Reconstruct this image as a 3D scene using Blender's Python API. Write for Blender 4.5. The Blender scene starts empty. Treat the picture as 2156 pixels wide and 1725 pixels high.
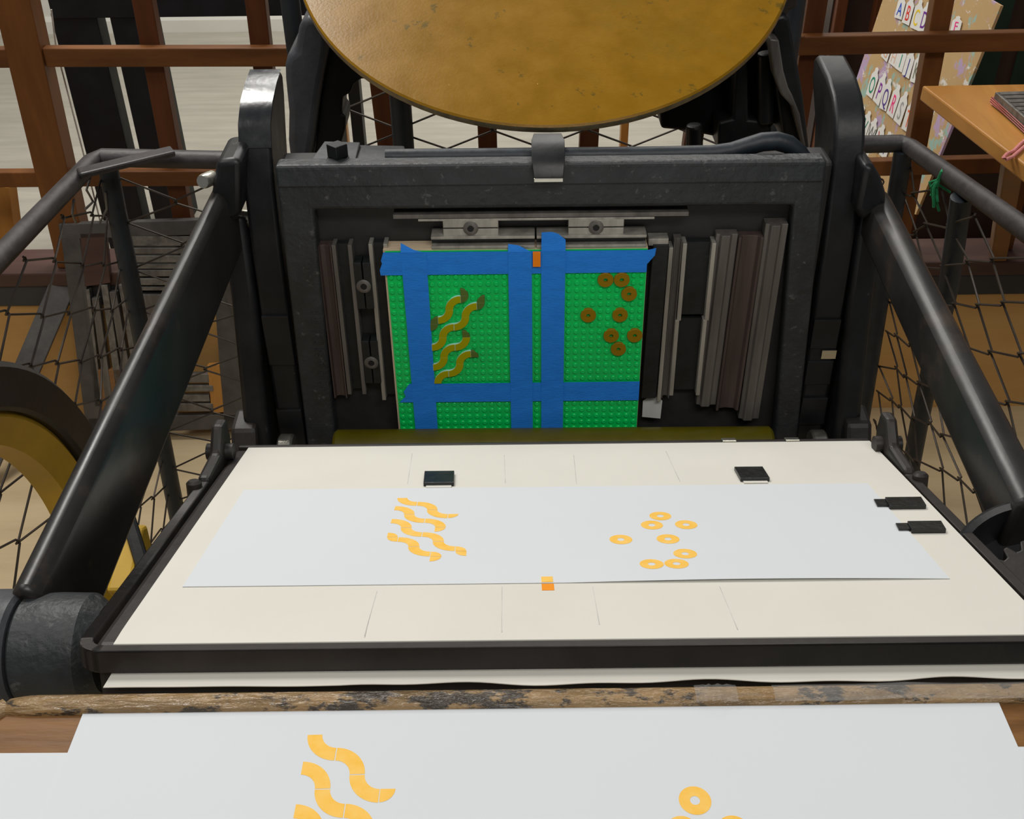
import bpy, bmesh, math, random
from mathutils import Vector as V, Matrix
random.seed(7)
S = bpy.context.scene
COL = S.collection
# ------------------------------------------------------------------ camera
H = 1.45                      # eye height above the floor
TH = math.radians(36.5)       # downward pitch
RHO = 0.012                   # slight roll
FPX = 2300.0                  # focal length in pixels of a 2156 px wide frame
_r0 = V((1, 0, 0)); _f = V((0, math.cos(TH), -math.sin(TH))); _u0 = V((0, math.sin(TH), math.cos(TH)))
_rt = _r0*math.cos(RHO) - _u0*math.sin(RHO); _up = _u0*math.cos(RHO) + _r0*math.sin(RHO)
cd = bpy.data.cameras.new('camera'); cam = bpy.data.objects.new('camera', cd); COL.objects.link(cam)
cam.matrix_world = Matrix(((_rt.x, _up.x, -_f.x, 0), (_rt.y, _up.y, -_f.y, 0), (_rt.z, _up.z, -_f.z, H), (0, 0, 0, 1)))
cd.sensor_width = 36.0; cd.lens = 36.0*FPX/2156.0; cd.clip_start = 0.01
S.camera = cam
# ------------------------------------------------------------------ light
S.view_settings.view_transform = 'Standard'; S.view_settings.look = 'None'
S.view_settings.exposure = -0.12; S.view_settings.gamma = 1.0; S.view_settings.use_curve_mapping = False
W = bpy.data.worlds.new('room_light'); S.world = W; W.use_nodes = True
W.node_tree.nodes['Background'].inputs[0].default_value = (0.93, 0.96, 1.0, 1)
W.node_tree.nodes['Background'].inputs[1].default_value = 0.14
def area(name, loc, size, power, target, col=(1, 0.97, 0.92)):
    l = bpy.data.lights.new(name, 'AREA'); l.shape = 'RECTANGLE'; l.size, l.size_y = size; l.energy = power; l.color = col
    o = bpy.data.objects.new(name, l); COL.objects.link(o); o.location = loc
    o.rotation_euler = (V(target)-V(loc)).to_track_quat('-Z', 'Y').to_euler()
    return o
area('ceiling_lamp_front', (0.4, -0.8, 2.95), (1.7, 0.5), 27, (0.2, 0.8, 0.9))
area('ceiling_lamp_middle', (-1.5, 0.5, 3.0), (1.2, 0.5), 14, (-1.0, 0.9, 0))
area('ceiling_lamp_rear_left', (-0.92, 2.15, 2.95), (0.42, 0.9), 46, (-1.0, 2.3, 0))
area('ceiling_lamp_rear', (0.2, 3.6, 3.0), (2.4, 0.5), 60, (0.3, 3.4, 0))

# ------------------------------------------------------------------ frames of reference in the place
O = V((0, 0, H))
def ray(px, py): return _rt*((px-1078)/FPX) - _up*((py-862.5)/FPX) + _f
def onpl(px, py, p0, n):
    d = ray(px, py); return O + d*((p0-O).dot(n)/d.dot(n))
def atX(px, py, x): d = ray(px, py); return O + d*(x/d.x)
def atY(px, py, y): d = ray(px, py); return O + d*(y/d.y)
def atZ(px, py, z): d = ray(px, py); return O + d*((z-H)/d.z)
# type bed: T1 = centre of the first stud of the baseplate, u right, v up, n out of the bed
BU = V((0.9999, -0.0123, 0.0042)).normalized(); BV = V((-0.0037, 0.0368, 0.9993)).normalized(); BN = BU.cross(BV); T1 = V((-0.1181, 0.9491, 0.9370))
def B(u, v, n=0.0): return T1 + BU*u + BV*v + BN*n
def bed(px, py, h=0.0):
    q = onpl(px, py, T1+BN*h, BN)-T1; return q.dot(BU), q.dot(BV)
# platen: a right, b towards the bed, c up out of the sheet
PU = V((1.0, -0.0025, 0.0007)).normalized(); PV = V((0.0026, 0.9443, -0.3290)).normalized(); PN = PU.cross(PV); T2 = V((-0.1233, 0.4791, 0.9577))
def P(a, b, c=0.0): return T2 + PU*a + PV*b + PN*c
ST = 0.008                    # stud pitch

# ------------------------------------------------------------------ mesh helpers
class MB:
    def __init__(s): s.v = []; s.f = []; s.sm = []
    def add(s, vs, fs, smooth=False):
        k = len(s.v); s.v += [V(p) for p in vs]
        for f in fs: s.f.append([i+k for i in f]); s.sm.append(smooth)
        return s
    def box(s, lo, hi, fr=None):
        fr = fr or (lambda x, y, z: V((x, y, z)))
        c = [fr(x, y, z) for z in (lo[2], hi[2]) for y in (lo[1], hi[1]) for x in (lo[0], hi[0])]
        return s.add(c, [(0, 2, 3, 1), (4, 5, 7, 6), (0, 1, 5, 4), (2, 6, 7, 3), (0, 4, 6, 2), (1, 3, 7, 5)])
    def prism(s, a, b, smooth=False):           # two matching outlines
        n = len(a)
        return s.add(list(a)+list(b), [tuple(range(n))[::-1], tuple(range(n, 2*n))] + [(i, (i+1) % n, n+(i+1) % n, n+i) for i in range(n)], False)
    def bar(s, p, q, w, h, up=V((0, 0, 1)), w2=None, h2=None):
        p = V(p); q = V(q); d = (q-p).normalized(); x = d.cross(up).normalized(); y = x.cross(d)
        w2 = w2 or w; h2 = h2 or h
        a = [p+x*(sx*w/2)+y*(sy*h/2) for sx, sy in ((-1, -1), (1, -1), (1, 1), (-1, 1))]
        b = [q+x*(sx*w2/2)+y*(sy*h2/2) for sx, sy in ((-1, -1), (1, -1), (1, 1), (-1, 1))]
        return s.prism(a, b)
    def tube(s, pts, r, seg=12, caps=True, smooth=True):
        pts = [V(p) for p in pts]; n = len(pts); rs = r if isinstance(r, (list, tuple)) else [r]*n
        t = [(pts[min(i+1, n-1)]-pts[max(i-1, 0)]).normalized() for i in range(n)]
        ref = V((0, 0, 1)) if abs(t[0].z) < 0.9 else V((1, 0, 0))
        x = t[0].cross(ref).normalized(); vs = []; fs = []
        for i in range(n):
            x = (x - t[i]*x.dot(t[i])).normalized(); y = t[i].cross(x)
            for k in range(seg):
                a = 2*math.pi*k/seg; vs.append(pts[i]+(x*math.cos(a)+y*math.sin(a))*rs[i])
        for i in range(n-1):
            for k in range(seg):
                k2 = (k+1) % seg; fs.append((i*seg+k, i*seg+k2, (i+1)*seg+k2, (i+1)*seg+k))
        s.add(vs, fs, smooth)
        if caps:
            s.add(vs[:seg], [tuple(range(seg))[::-1]]); s.add(vs[-seg:], [tuple(range(seg))])
        return s
    def lathe(s, c, ax, prof, seg=48, smooth=True, close=False):   # prof: (radius, height along ax)
        c = V(c); ax = V(ax).normalized(); x = ax.cross(V((0.3, 0.2, 0.9))).normalized(); y = ax.cross(x)
        m = len(prof); vs = []; fs = []
        for r, h in prof:
            for k in range(seg):
                a = 2*math.pi*k/seg; vs.append(c+ax*h+(x*math.cos(a)+y*math.sin(a))*r)
        for i in range(m if close else m-1):
            j = (i+1) % m
            for k in range(seg):
                k2 = (k+1) % seg; fs.append((i*seg+k, i*seg+k2, j*seg+k2, j*seg+k))
        return s.add(vs, fs, smooth)
def root_loc(o):
    l = V((0, 0, 0))
    while o is not None: l += o.location; o = o.parent
    return l
def obj(name, mb, mat, parent=None, bevel=0.0, seg=2, origin=None, fix=True):
    if name in ('roller_track', 'side_arm', 'chase_latch', 'arm_cap', 'disc_bracket', 'bracket_edge', 'front_bail', 'side_frame'): mb.sm = [True]*len(mb.f)
    me = bpy.data.meshes.new(name)
    if parent is not None: base = root_loc(parent)
    elif origin is not None: base = V(origin)
    else:
        xs = [p.x for p in mb.v]; ys = [p.y for p in mb.v]; zs = [p.z for p in mb.v]
        base = V(((min(xs)+max(xs))/2, (min(ys)+max(ys))/2, min(zs)))
    me.from_pydata([p-base for p in mb.v], [], mb.f)
    for p, sm in zip(me.polygons, mb.sm): p.use_smooth = sm
    bm = bmesh.new(); bm.from_mesh(me)
    bmesh.ops.remove_doubles(bm, verts=bm.verts, dist=1e-6)
    if fix: bmesh.ops.recalc_face_normals(bm, faces=bm.faces)
    for e in bm.edges:
        if len(e.link_faces) == 2 and e.calc_face_angle(0) > 0.6: e.smooth = False
    bm.to_mesh(me); bm.free()
    for m in (mat if isinstance(mat, (list, tuple)) else [mat]): me.materials.append(m)
    o = bpy.data.objects.new(name, me); COL.objects.link(o)
    if parent is not None: o.parent = parent
    else: o.location = base
    if bevel:
        b = o.modifiers.new('bevel', 'BEVEL'); b.width = bevel; b.segments = seg; b.limit_method = 'ANGLE'; b.angle_limit = math.radians(35); b.harden_normals = False
        for p in me.polygons: p.use_smooth = p.use_smooth
    return o
def tag(o, label, cat, group=None):
    o['label'] = label; o['category'] = cat
    if group: o['group'] = group
    return o
def thing(name, loc, label, cat, group=None):
    o = bpy.data.objects.new(name, None); COL.objects.link(o); o.location = V(loc); o.empty_display_size = 0.05
    return tag(o, label, cat, group)
def struct(o): o['kind'] = 'structure'; return o
def hexc(r, g, b): return tuple(((c/255)/12.92 if c/255 <= 0.04045 else ((c/255+0.055)/1.055)**2.4) for c in (r, g, b))

# ------------------------------------------------------------------ materials
def mat(name, col, rough=0.5, metal=0.0, spec=0.5, var=0.25, scale=30.0, bump=0.0, bscale=None, col2=None, stretch=(1, 1, 1), rvar=0.15, coat=0.0, detail=6.0):
    m = bpy.data.materials.new(name); m.use_nodes = True; nt = m.node_tree; N = nt.nodes; L = nt.links
    b = N['Principled BSDF']; b.inputs['Metallic'].default_value = metal; b.inputs['Specular IOR Level'].default_value = spec
    if coat: b.inputs['Coat Weight'].default_value = coat; b.inputs['Coat Roughness'].default_value = 0.15
    tc = N.new('ShaderNodeTexCoord'); mp = N.new('ShaderNodeMapping'); mp.inputs['Scale'].default_value = stretch
    L.new(tc.outputs['Object'], mp.inputs['Vector'])
    nz = N.new('ShaderNodeTexNoise'); nz.inputs['Scale'].default_value = scale; nz.inputs['Detail'].default_value = detail; nz.inputs['Roughness'].default_value = 0.62
    L.new(mp.outputs[0], nz.inputs['Vector'])
    rp = N.new('ShaderNodeValToRGB'); rp.color_ramp.elements[0].position = 0.32; rp.color_ramp.elements[1].position = 0.68
    c2 = col2 or tuple(min(1, c*(1+var)) for c in col); c1 = tuple(c*(1-var) for c in col) if col2 is None else col
    rp.color_ramp.elements[0].color = (*c1, 1); rp.color_ramp.elements[1].color = (*c2, 1)
    L.new(nz.outputs['Fac'], rp.inputs['Fac']); L.new(rp.outputs['Color'], b.inputs['Base Color'])
    mr = N.new('ShaderNodeMapRange'); mr.inputs['To Min'].default_value = max(0.03, rough-rvar); mr.inputs['To Max'].default_value = min(1, rough+rvar)
    L.new(nz.outputs['Fac'], mr.inputs['Value']); L.new(mr.outputs[0], b.inputs['Roughness'])
    if bump:
        nb = N.new('ShaderNodeTexNoise'); nb.inputs['Scale'].default_value = bscale or scale*3; nb.inputs['Detail'].default_value = 4
        L.new(mp.outputs[0], nb.inputs['Vector'])
        bp = N.new('ShaderNodeBump'); bp.inputs['Strength'].default_value = bump; bp.inputs['Distance'].default_value = 0.004
        L.new(nb.outputs['Fac'], bp.inputs['Height']); L.new(bp.outputs[0], b.inputs['Normal'])
    m['_b'] = 1
    return m
def speckle(m, col, scale, thr, stretch=(1, 1, 1), soft=0.03):   # worn spots / flecks of another colour over the base
    nt = m.node_tree; N = nt.nodes; L = nt.links; b = N['Principled BSDF']
    old = b.inputs['Base Color'].links[0].from_socket
    tc = N.new('ShaderNodeTexCoord'); mp = N.new('ShaderNodeMapping'); mp.inputs['Scale'].default_value = stretch
    L.new(tc.outputs['Object'], mp.inputs['Vector'])
    nz = N.new('ShaderNodeTexNoise'); nz.inputs['Scale'].default_value = scale; nz.inputs['Detail'].default_value = 5; nz.inputs['Roughness'].default_value = 0.7
    L.new(mp.outputs[0], nz.inputs['Vector'])
    mr = N.new('ShaderNodeMapRange'); mr.inputs['From Min'].default_value = thr; mr.inputs['From Max'].default_value = thr+soft
    L.new(nz.outputs['Fac'], mr.inputs['Value'])
    mx = N.new('ShaderNodeMixRGB'); mx.inputs['Color2'].default_value = (*col, 1)
    L.new(mr.outputs[0], mx.inputs['Fac']); L.new(old, mx.inputs['Color1']); L.new(mx.outputs[0], b.inputs['Base Color'])
    return m
IRON = mat('black_iron', (0.010, 0.0105, 0.012), 0.42, 0.0, 0.42, 0.35, 22, 0.12, 60)
speckle(IRON, (0.07, 0.065, 0.06), 45, 0.70)
IRONB = mat('brown_black_iron', (0.021, 0.017, 0.015), 0.5, 0.0, 0.45, 0.3, 24, 0.1, 90)
speckle(IRONB, (0.10, 0.085, 0.075), 60, 0.70)
CHASE = mat('cast_iron_grey_black', (0.024, 0.027, 0.029), 0.5, 0.0, 0.5, 0.3, 26, 0.35, 130)
speckle(CHASE, (0.075, 0.077, 0.075), 110, 0.615, soft=0.06)
BEDM = mat('bed_iron', (0.026, 0.0245, 0.0245), 0.55, 0.0, 0.45, 0.2, 30, 0.05, 120)
BRACKET = mat('grey_black_casting', (0.055, 0.058, 0.066), 0.5, 0.0, 0.5, 0.2, 24, 0.35, 55)
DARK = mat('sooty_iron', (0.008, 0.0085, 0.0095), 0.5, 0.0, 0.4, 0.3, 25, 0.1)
SHINY = mat('glossy_black_tape', (0.012, 0.013, 0.015), 0.2, 0.0, 0.8, 0.2, 30, 0.04, 120)
ARM = mat('dark_steel_arm', (0.020, 0.018, 0.017), 0.36, 0.0, 0.5, 0.4, 9, 0.06, 60)
speckle(ARM, (0.05, 0.035, 0.026), 14, 0.57, soft=0.15)
STEEL = mat('worn_steel', (0.40, 0.38, 0.34), 0.42, 0.5, 0.5, 0.3, 60, 0.05, 200, stretch=(1, 1, 0.15))
STEELD = mat('dull_lead_steel', (0.15, 0.138, 0.126), 0.45, 0.4, 0.5, 0.35, 50, 0.1, 160, stretch=(1, 1, 0.1))
RUST = mat('reddish_brown_furniture', (0.075, 0.052, 0.046), 0.5, 0.2, 0.5, 0.4, 50, 0.15, 150, stretch=(1, 1, 0.1))
speckle(RUST, (0.15, 0.13, 0.12), 90, 0.68, (1, 1, 0.2))
BLK = mat('black_furniture_block', (0.014, 0.016, 0.017), 0.45, 0.2, 0.5, 0.3, 60, 0.1)
speckle(BLK, (0.20, 0.19, 0.18), 70, 0.70, (1, 1, 0.4))
BRIGHT = mat('bright_steel', (0.62, 0.60, 0.52), 0.25, 0.9, 0.5, 0.1, 40)
GOLD = mat('mustard_ink', (0.25, 0.122, 0.0), 0.30, 0.0, 0.3, 0.12, 30, 0.04, 380, detail=8, rvar=0.08)
speckle(GOLD, (0.13, 0.078, 0.004), 34, 0.625, soft=0.05); speckle(GOLD, (0.20, 0.115, 0.004), 7, 0.54, soft=0.2); speckle(GOLD, (0.75, 0.55, 0.12), 110, 0.725, soft=0.01)
ROLL = mat('olive_ink_roller', (0.105, 0.085, 0.001), 0.35, 0.0, 0.5, 0.1, 30)
RIM = mat('brass_edge', (0.30, 0.24, 0.14), 0.4, 0.6, 0.5, 0.3, 80)
PAPER = mat('white_paper', (0.685, 0.715, 0.745), 0.85, 0.0, 0.2, 0.012, 3.0, 0.02, 40)
TYMP = mat('ivory_tympan_paper', (0.71, 0.69, 0.62), 0.7, 0.0, 0.3, 0.03, 7.0, 0.03, 12)
INK = mat('yellow_ink_print', (0.92, 0.52, 0.065), 0.75, 0.0, 0.3, 0.1, 120, col2=(0.95, 0.60, 0.15))
INKO = mat('orange_ink_print', (0.90, 0.30, 0.005), 0.6, 0.0, 0.3, 0.06, 150)
PENC = mat('pencil_grey', (0.55, 0.54, 0.51), 0.9, 0, 0.1)
GREEN = mat('green_plastic', (0.0, 0.64, 0.13), 0.24, 0.0, 0.4, 0.06, 40)
TAPE = mat('blue_painters_tape', (0.022, 0.23, 0.80), 0.6, 0.0, 0.2, 0.08, 40, 0.15, 220, stretch=(1, 1, 3))
OLIVE = mat('yellow_inked_tile', (0.40, 0.37, 0.0), 0.4, 0.0, 0.25, 0.06, 40)
CYAN = mat('aqua_tile_side_highlight', (0.48, 0.85, 0.82), 0.4, 0.0, 0.5, 0.05, 40)  # gloss highlight along the tile edges, painted in as pale aqua sides
OLIVED = mat('dark_green_inked_tile', (0.10, 0.16, 0.025), 0.4, 0.0, 0.5, 0.06, 40)
RINGM = mat('ochre_inked_tile', (0.28, 0.16, 0.002), 0.4, 0.0, 0.25, 0.06, 40)
ORANGE = mat('orange_plastic', (0.95, 0.25, 0.0), 0.35, 0.0, 0.5, 0.03, 40)
PLY = mat('pale_plywood_edge', (0.62, 0.49, 0.34), 0.7, 0, 0.3, 0.1, 60, stretch=(1, 8, 1))
GAUGE = mat('black_gauge_tape', (0.006, 0.007, 0.007), 0.35, 0.0, 0.5, 0.3, 80, 0.1)
WOODF = mat('varnished_board_wood', (0.13, 0.06, 0.02), 0.45, 0.0, 0.25, 0.4, 22, 0.12, 60, col2=(0.25, 0.12, 0.04), stretch=(0.6, 4, 4))
WOODL = mat('worn_wood_lip', (0.27, 0.17, 0.075), 0.3, 0.0, 0.5, 0.4, 40, 0.8, 130, stretch=(0.5, 2, 2))
speckle(WOODL, (0.055, 0.042, 0.03), 70, 0.525, (0.5, 1, 1), 0.05)
FENCE = mat('red_brown_wood', (0.075, 0.022, 0.008), 0.5, 0.0, 0.2, 0.3, 14, 0.08, 50, col2=(0.115, 0.037, 0.012), stretch=(2, 2, 0.3))
FENCER = mat('red_brown_rail_wood', (0.09, 0.031, 0.009), 0.45, 0.0, 0.22, 0.3, 14, 0.08, 50, col2=(0.17, 0.065, 0.019), stretch=(0.3, 2, 2))
POSTM = mat('orange_brown_wood', (0.125, 0.045, 0.012), 0.5, 0.0, 0.2, 0.25, 14, 0.06, 50, col2=(0.20, 0.075, 0.02), stretch=(2, 2, 0.3))
TABLEM = mat('orange_oak_table', (0.40, 0.175, 0.040), 0.38, 0.0, 0.25, 0.25, 10, 0.03, 40, col2=(0.52, 0.25, 0.06), stretch=(3, 0.4, 1))
TABLEE = mat('oak_table_edge', (0.22, 0.10, 0.032), 0.5, 0.0, 0.5, 0.2, 16, stretch=(0.3, 0.3, 3))
LAM = mat('pale_grey_laminate_floor', (0.36, 0.335, 0.28), 0.5, 0.0, 0.4, 0.1, 5, 0.0, col2=(0.47, 0.44, 0.37), stretch=(0.6, 5, 1), detail=9)
PLYF = mat('tan_plywood_floor', (0.44, 0.335, 0.19), 0.6, 0.0, 0.4, 0.1, 3, 0.02, 40, col2=(0.54, 0.42, 0.25), stretch=(0.7, 5, 1))
OCHRE = mat('ochre_plywood', (0.52, 0.29, 0.095), 0.6, 0.0, 0.2, 0.12, 4, 0.02, 40, col2=(0.62, 0.37, 0.135), stretch=(0.6, 1, 3))
CAPM = mat('dull_red_board', (0.075, 0.036, 0.028), 0.55, 0, 0.4, 0.25, 10, stretch=(0.3, 2, 2))
SLATE = mat('dark_slate_strip', (0.035, 0.036, 0.038), 0.5, 0, 0.4, 0.2, 12)
WALLM = mat('white_wall_paint', (0.72, 0.71, 0.64), 0.6, 0, 0.3, 0.03, 4)
BLACKT = mat('blue_black_wood', (0.007, 0.0075, 0.010), 0.55, 0, 0.3, 0.3, 20)
PIPE = mat('blue_black_pipe_paint', (0.014, 0.02, 0.027), 0.5, 0.0, 0.5, 0.35, 20, 0.15, 80)
PIPER = mat('worn_brown_black_pipe', (0.040, 0.035, 0.036), 0.5, 0.1, 0.5, 0.35, 24, 0.2, 80)
speckle(PIPER, (0.085, 0.06, 0.06), 20, 0.62, soft=0.1)
WIRE = mat('old_galvanised_wire', (0.045, 0.034, 0.026), 0.5, 0.4, 0.5, 0.4, 12)
YEL = mat('yellow_wheel_paint', (0.62, 0.38, 0.03), 0.5, 0, 0.5, 0.15, 10)
OLDCH = mat('grey_old_iron', (0.085, 0.079, 0.074), 0.5, 0.3, 0.5, 0.3, 20, 0.1)
KRAFT = mat('kraft_board', (0.52, 0.35, 0.17), 0.8, 0, 0.2, 0.05, 8)
speckle(KRAFT, (0.48, 0.35, 0.52), 13, 0.55, (1, 1, 0.7), 0.05); speckle(KRAFT, (0.32, 0.48, 0.42), 15, 0.57, (1.2, 1.1, 0.7), 0.04); speckle(KRAFT, (0.72, 0.68, 0.62), 22, 0.60, (1, 1, 1.6), 0.04)
TAGM = mat('white_card_tag', (0.76, 0.75, 0.72), 0.8, 0, 0.2, 0.03, 10)
PINK = mat('pink_twine', (0.72, 0.27, 0.26), 0.8, 0, 0.2, 0.25, 500, 0.3, 800)
TYPE = mat('grey_type_metal', (0.17, 0.16, 0.145), 0.45, 0.4, 0.5, 0.4, 60, 0.1)
GTW = mat('green_twine', (0.02, 0.26, 0.10), 0.7, 0, 0.3, 0.3, 300)
CUPB = mat('dark_maroon_wood', (0.030, 0.013, 0.009), 0.5, 0, 0.4, 0.3, 10, stretch=(2, 2, 0.3))
GCL = mat('dark_green_panel', (0.008, 0.022, 0.014), 0.6, 0, 0.3, 0.2, 10)
CORD = mat('pale_cord', (0.55, 0.52, 0.47), 0.7, 0, 0.3)
PALEB = mat('pale_blue_floor_sheen', (0.55, 0.62, 0.70), 0.5, 0, 0.4, 0.05, 8)  # pale blue imitates light reflected off the laminate floor
CLEAR = mat('clear_packing_tape', (0.8, 0.8, 0.78), 0.15, 0, 0.5, 0.05, 30)
CLEAR.node_tree.nodes['Principled BSDF'].inputs['Alpha'].default_value = 0.13
SCRAP = mat('white_scrap_paper', (0.55, 0.55, 0.52), 0.8, 0, 0.2, 0.05, 60)

# ================================================================== setting
mb = MB(); mb.box((-3.6, -1.6, -0.05), (3.6, 1.95, 0.0)); mb.box((-3.6, 1.95, -0.05), (3.6, 4.68, 0.0))
fl = struct(obj('floor', mb, [PLYF, LAM], origin=(0, 0, 0)))
for p in fl.data.polygons: p.material_index = 1 if p.center.y > 1.951 else 0
struct(obj('wall_back', MB().box((-3.6, 4.68, 0), (3.6, 4.78, 3.1)), WALLM))
mb = MB(); mb.prism([V((-3.6, 4.68, 0)), V((-3.6, 4.664, 0)), V((-3.6, 4.664, 0.05)), V((-3.6, 4.672, 0.066)), V((-3.6, 4.68, 0.066))], [V((3.6, 4.68, 0)), V((3.6, 4.664, 0)), V((3.6, 4.664, 0.05)), V((3.6, 4.672, 0.066)), V((3.6, 4.68, 0.066))])
struct(obj('baseboard_back', mb, WALLM))
struct(obj('trim_1', MB().box((-3.6, 1.95, 0), (3.6, 2.03, 0.291)), OCHRE))
struct(obj('trim_2', MB().box((-3.6, 1.944, 0.291), (3.6, 2.035, 0.338)), SLATE, bevel=0.003))
struct(obj('trim_3', MB().box((-3.6, 1.94, 0.338), (3.6, 2.045, 0.3705)), CAPM, bevel=0.004))

# ================================================================== the press
PR = thing('platen_press', (0.037, 0.9, 0), 'large black iron hand-fed printing press with round mustard ink disc', 'printing press')
# bed slab behind the chase and the flat beam on top of it
mb = MB(); mb.box((-0.104, -0.33, -0.065), (0.426, 0.082, -0.0225), B)
obj('bed', mb, BEDM, PR, 0.004)
def top(px, py, v):        # point on the horizontal top of the bed at height v -> (u, n)
    q = onpl(px, py, T1+BV*v, BV)-T1; return q.dot(BU), q.dot(BN)
mb = MB(); vb = 0.086
q = [top(632, 352, vb), top(690, 303, vb), top(852, 306, vb), top(852, 350, vb)]
mb.prism([B(u, vb, n) for u, n in q], [B(u, vb-0.02, n) for u, n in q]); bm_ = obj('bed_beam', mb, BRACKET, PR, 0.002)
vb = 0.090; q = [top(645, 350, vb), top(683, 297, vb), top(758, 299, vb), top(744, 350, vb)]
obj('cover_plate', MB().prism([B(u, vb, n) for u, n in q], [B(u, vb-0.004, n) for u, n in q]), BRACKET, bm_, 0.001)
# square head bolt on the beam
bu_, bn_ = top(712, 333, 0.091); c = B(bu_, 0.0902, bn_); mb = MB()
mb.lathe(c, BV, [(0.0001, 0.0), (0.0105, 0.0), (0.0105, 0.002), (0.0001, 0.002)], 24)
x1 = (BU*0.72+BN*0.69).normalized(); x2 = BV.cross(x1)
sq = [c+BV*0.002+x1*a+x2*b for a, b in ((-.0072, -.0072), (.0072, -.0072), (.0072, .0072), (-.0072, .0072))]
mb.prism(sq, [p+BV*0.013 for p in sq]); obj('square_bolt', mb, DARK, bm_, 0.001)
# roller tracks beside the bed: side profile in (v, n), curving back towards the disc
prof = [(-0.30, -0.012), (-0.10, -0.016), (0.0, -0.022), (0.06, -0.030), (0.095, -0.040), (0.115, -0.050), (0.130, -0.072), (0.139, -0.100), (0.1435, -0.128), (0.136, -0.136), (0.118, -0.132), (0.085, -0.118), (0.05, -0.105), (0.0, -0.09), (-0.30, -0.085)]
for u0_, u1_ in ((-0.1405, -0.1105), (0.4285, 0.4585)):
    ex = 0.0 if u0_ < 0 else 0.022
    pfr = [(v+ex*0.08 if n < -0.1 and v > 0.1 else v, n-ex if n < -0.11 and v > 0.1 else n) for v, n in prof]
    mb = MB(); mb.prism([B(u0_, v, n) for v, n in pfr], [B(u1_, v, n) for v, n in pfr])
    tr = obj('roller_track', mb, IRON, PR, 0.004, 3)
    # strips of glossy tape that build the track up
    tp = MB()
    segs = [(4, 8)] if u0_ < 0 else []
    for i0, i1 in segs:
        f = prof[i0:i1+1]
        a = [B(u0_-0.0006, v+0.0008, n+0.0008) for v, n in f]; b = [B(u1_+0.0006, v+0.0008, n+0.0008) for v, n in f]
        k = len(f); tp.add(a+b, [(i, i+1, k+i+1, k+i) for i in range(k-1)], True)
    if segs: obj('track_tape', tp, SHINY, tr, fix=True)
    for v0, v1 in (((-0.135, -0.075), (-0.245, -0.19)) if u0_ < 0 else ((-0.12, -0.085), (-0.165, -0.135), (-0.215, -0.18))):
        n0 = -0.0165 if v0 > -0.2 else -0.0135
        obj('tape_patch', MB().box((u0_+0.001, v0, n0-0.004), (u1_-0.001, v1, n0+0.0025), B), IRON, tr, 0.001)
# bright worn patch of metal showing on the right track
obj('bare_patch', MB().box((0.4425, -0.131, -0.014), (0.4575, -0.121, -0.0122), B), BRIGHT, PR)['label'] = 'bare shiny patch of metal'
# side frames (castings that carry the bed, down to the floor)
for s in (-1, 1):
    x = -0.168 if s < 0 else 0.150
    uu = (-0.170, -0.144) if s < 0 else (0.462, 0.488)
    pf = [(0.03, -0.03), (-0.06, -0.02), (-0.18, 0.012), (-0.225, 0.02), (-0.30, 0.0), (-0.62, 0.02), (-0.92, 0.06), (-0.92, -0.34), (-0.6, -0.25), (-0.25, -0.18), (0.0, -0.10)]
    if s < 0: a = [B(uu[0]+(0.0 if v > -0.4 else 0), v, n) for v, n in pf]
    else: a = [B(uu[0], v, n) for v, n in pf]
    obj('side_frame', MB().prism(a, [B(uu[1], v, n) for v, n in pf]), IRON, PR, 0.006)
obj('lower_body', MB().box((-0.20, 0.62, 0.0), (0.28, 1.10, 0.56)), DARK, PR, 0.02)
# ink disc
TD = math.radians(25); DAX = V((0, -math.sin(TD), math.cos(TD))); DC = V((0.0403, 1.2417, 1.1577)); RD = 0.2655
mb = MB(); mb.lathe(DC, DAX, [(0.0001, 0.0), (RD*0.5, 0.0), (RD-0.002, 0.0), (RD, -0.0015)], 128)
dk = obj('ink_disc', mb, GOLD, PR)
mb = MB(); mb.lathe(DC, DAX, [(RD, -0.0015), (RD+0.0004, -0.004), (RD, -0.008), (RD-0.008, -0.012), (RD-0.03, -0.014), (0.03, -0.018), (0.03, -0.07), (0.0001, -0.07)], 128)
obj('disc_rim', mb, RIM, dk)
# disc brackets: left arm with a knob head and a webbed inner plate
def outline(pts, y0, dy): return [atY(x, y, y0) for x, y in pts], [atY(x, y, y0)+V((0, dy, 0)) for x, y in pts]
mb = MB(); mb.prism(*outline([(604, 120), (621, 106), (628, 60), (634, 43), (648, 36), (690, 40), (690, 110), (677, 180), (668, 240), (660, 300), (650, 352), (612, 352), (606, 300), (607, 240), (600, 170), (599, 140)], 1.22, 0.11))
brk = obj('disc_bracket', mb, BRACKET, PR, 0.008, 3)
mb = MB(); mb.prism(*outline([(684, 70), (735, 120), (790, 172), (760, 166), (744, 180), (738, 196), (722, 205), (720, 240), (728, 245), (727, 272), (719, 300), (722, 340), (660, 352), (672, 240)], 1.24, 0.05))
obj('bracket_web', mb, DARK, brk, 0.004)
mb = MB(); mb.prism(*outline([(1622, 40), (1650, 30), (1664, 38), (1676, 110), (1692, 205), (1708, 345), (1672, 345), (1650, 300), (1636, 200), (1630, 110)], 1.20, 0.08))
brk2 = obj('disc_bracket', mb, IRON, PR, 0.006, 3)
mb = MB(); mb.prism(*outline([(1619, 82), (1640, 84), (1650, 150), (1660, 185), (1668, 200), (1684, 240), (1700, 330), (1688, 300), (1668, 225), (1645, 200), (1630, 160)], 1.18, 0.022))
obj('bracket_edge', mb, STEELD, brk2, 0.002)
mb = MB(); mb.prism(*outline([(1640, -40), (1672, -30), (1681, 0), (1678, 18), (1662, 24), (1655, 40), (1636, 50)], 1.21, 0.05))
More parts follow.
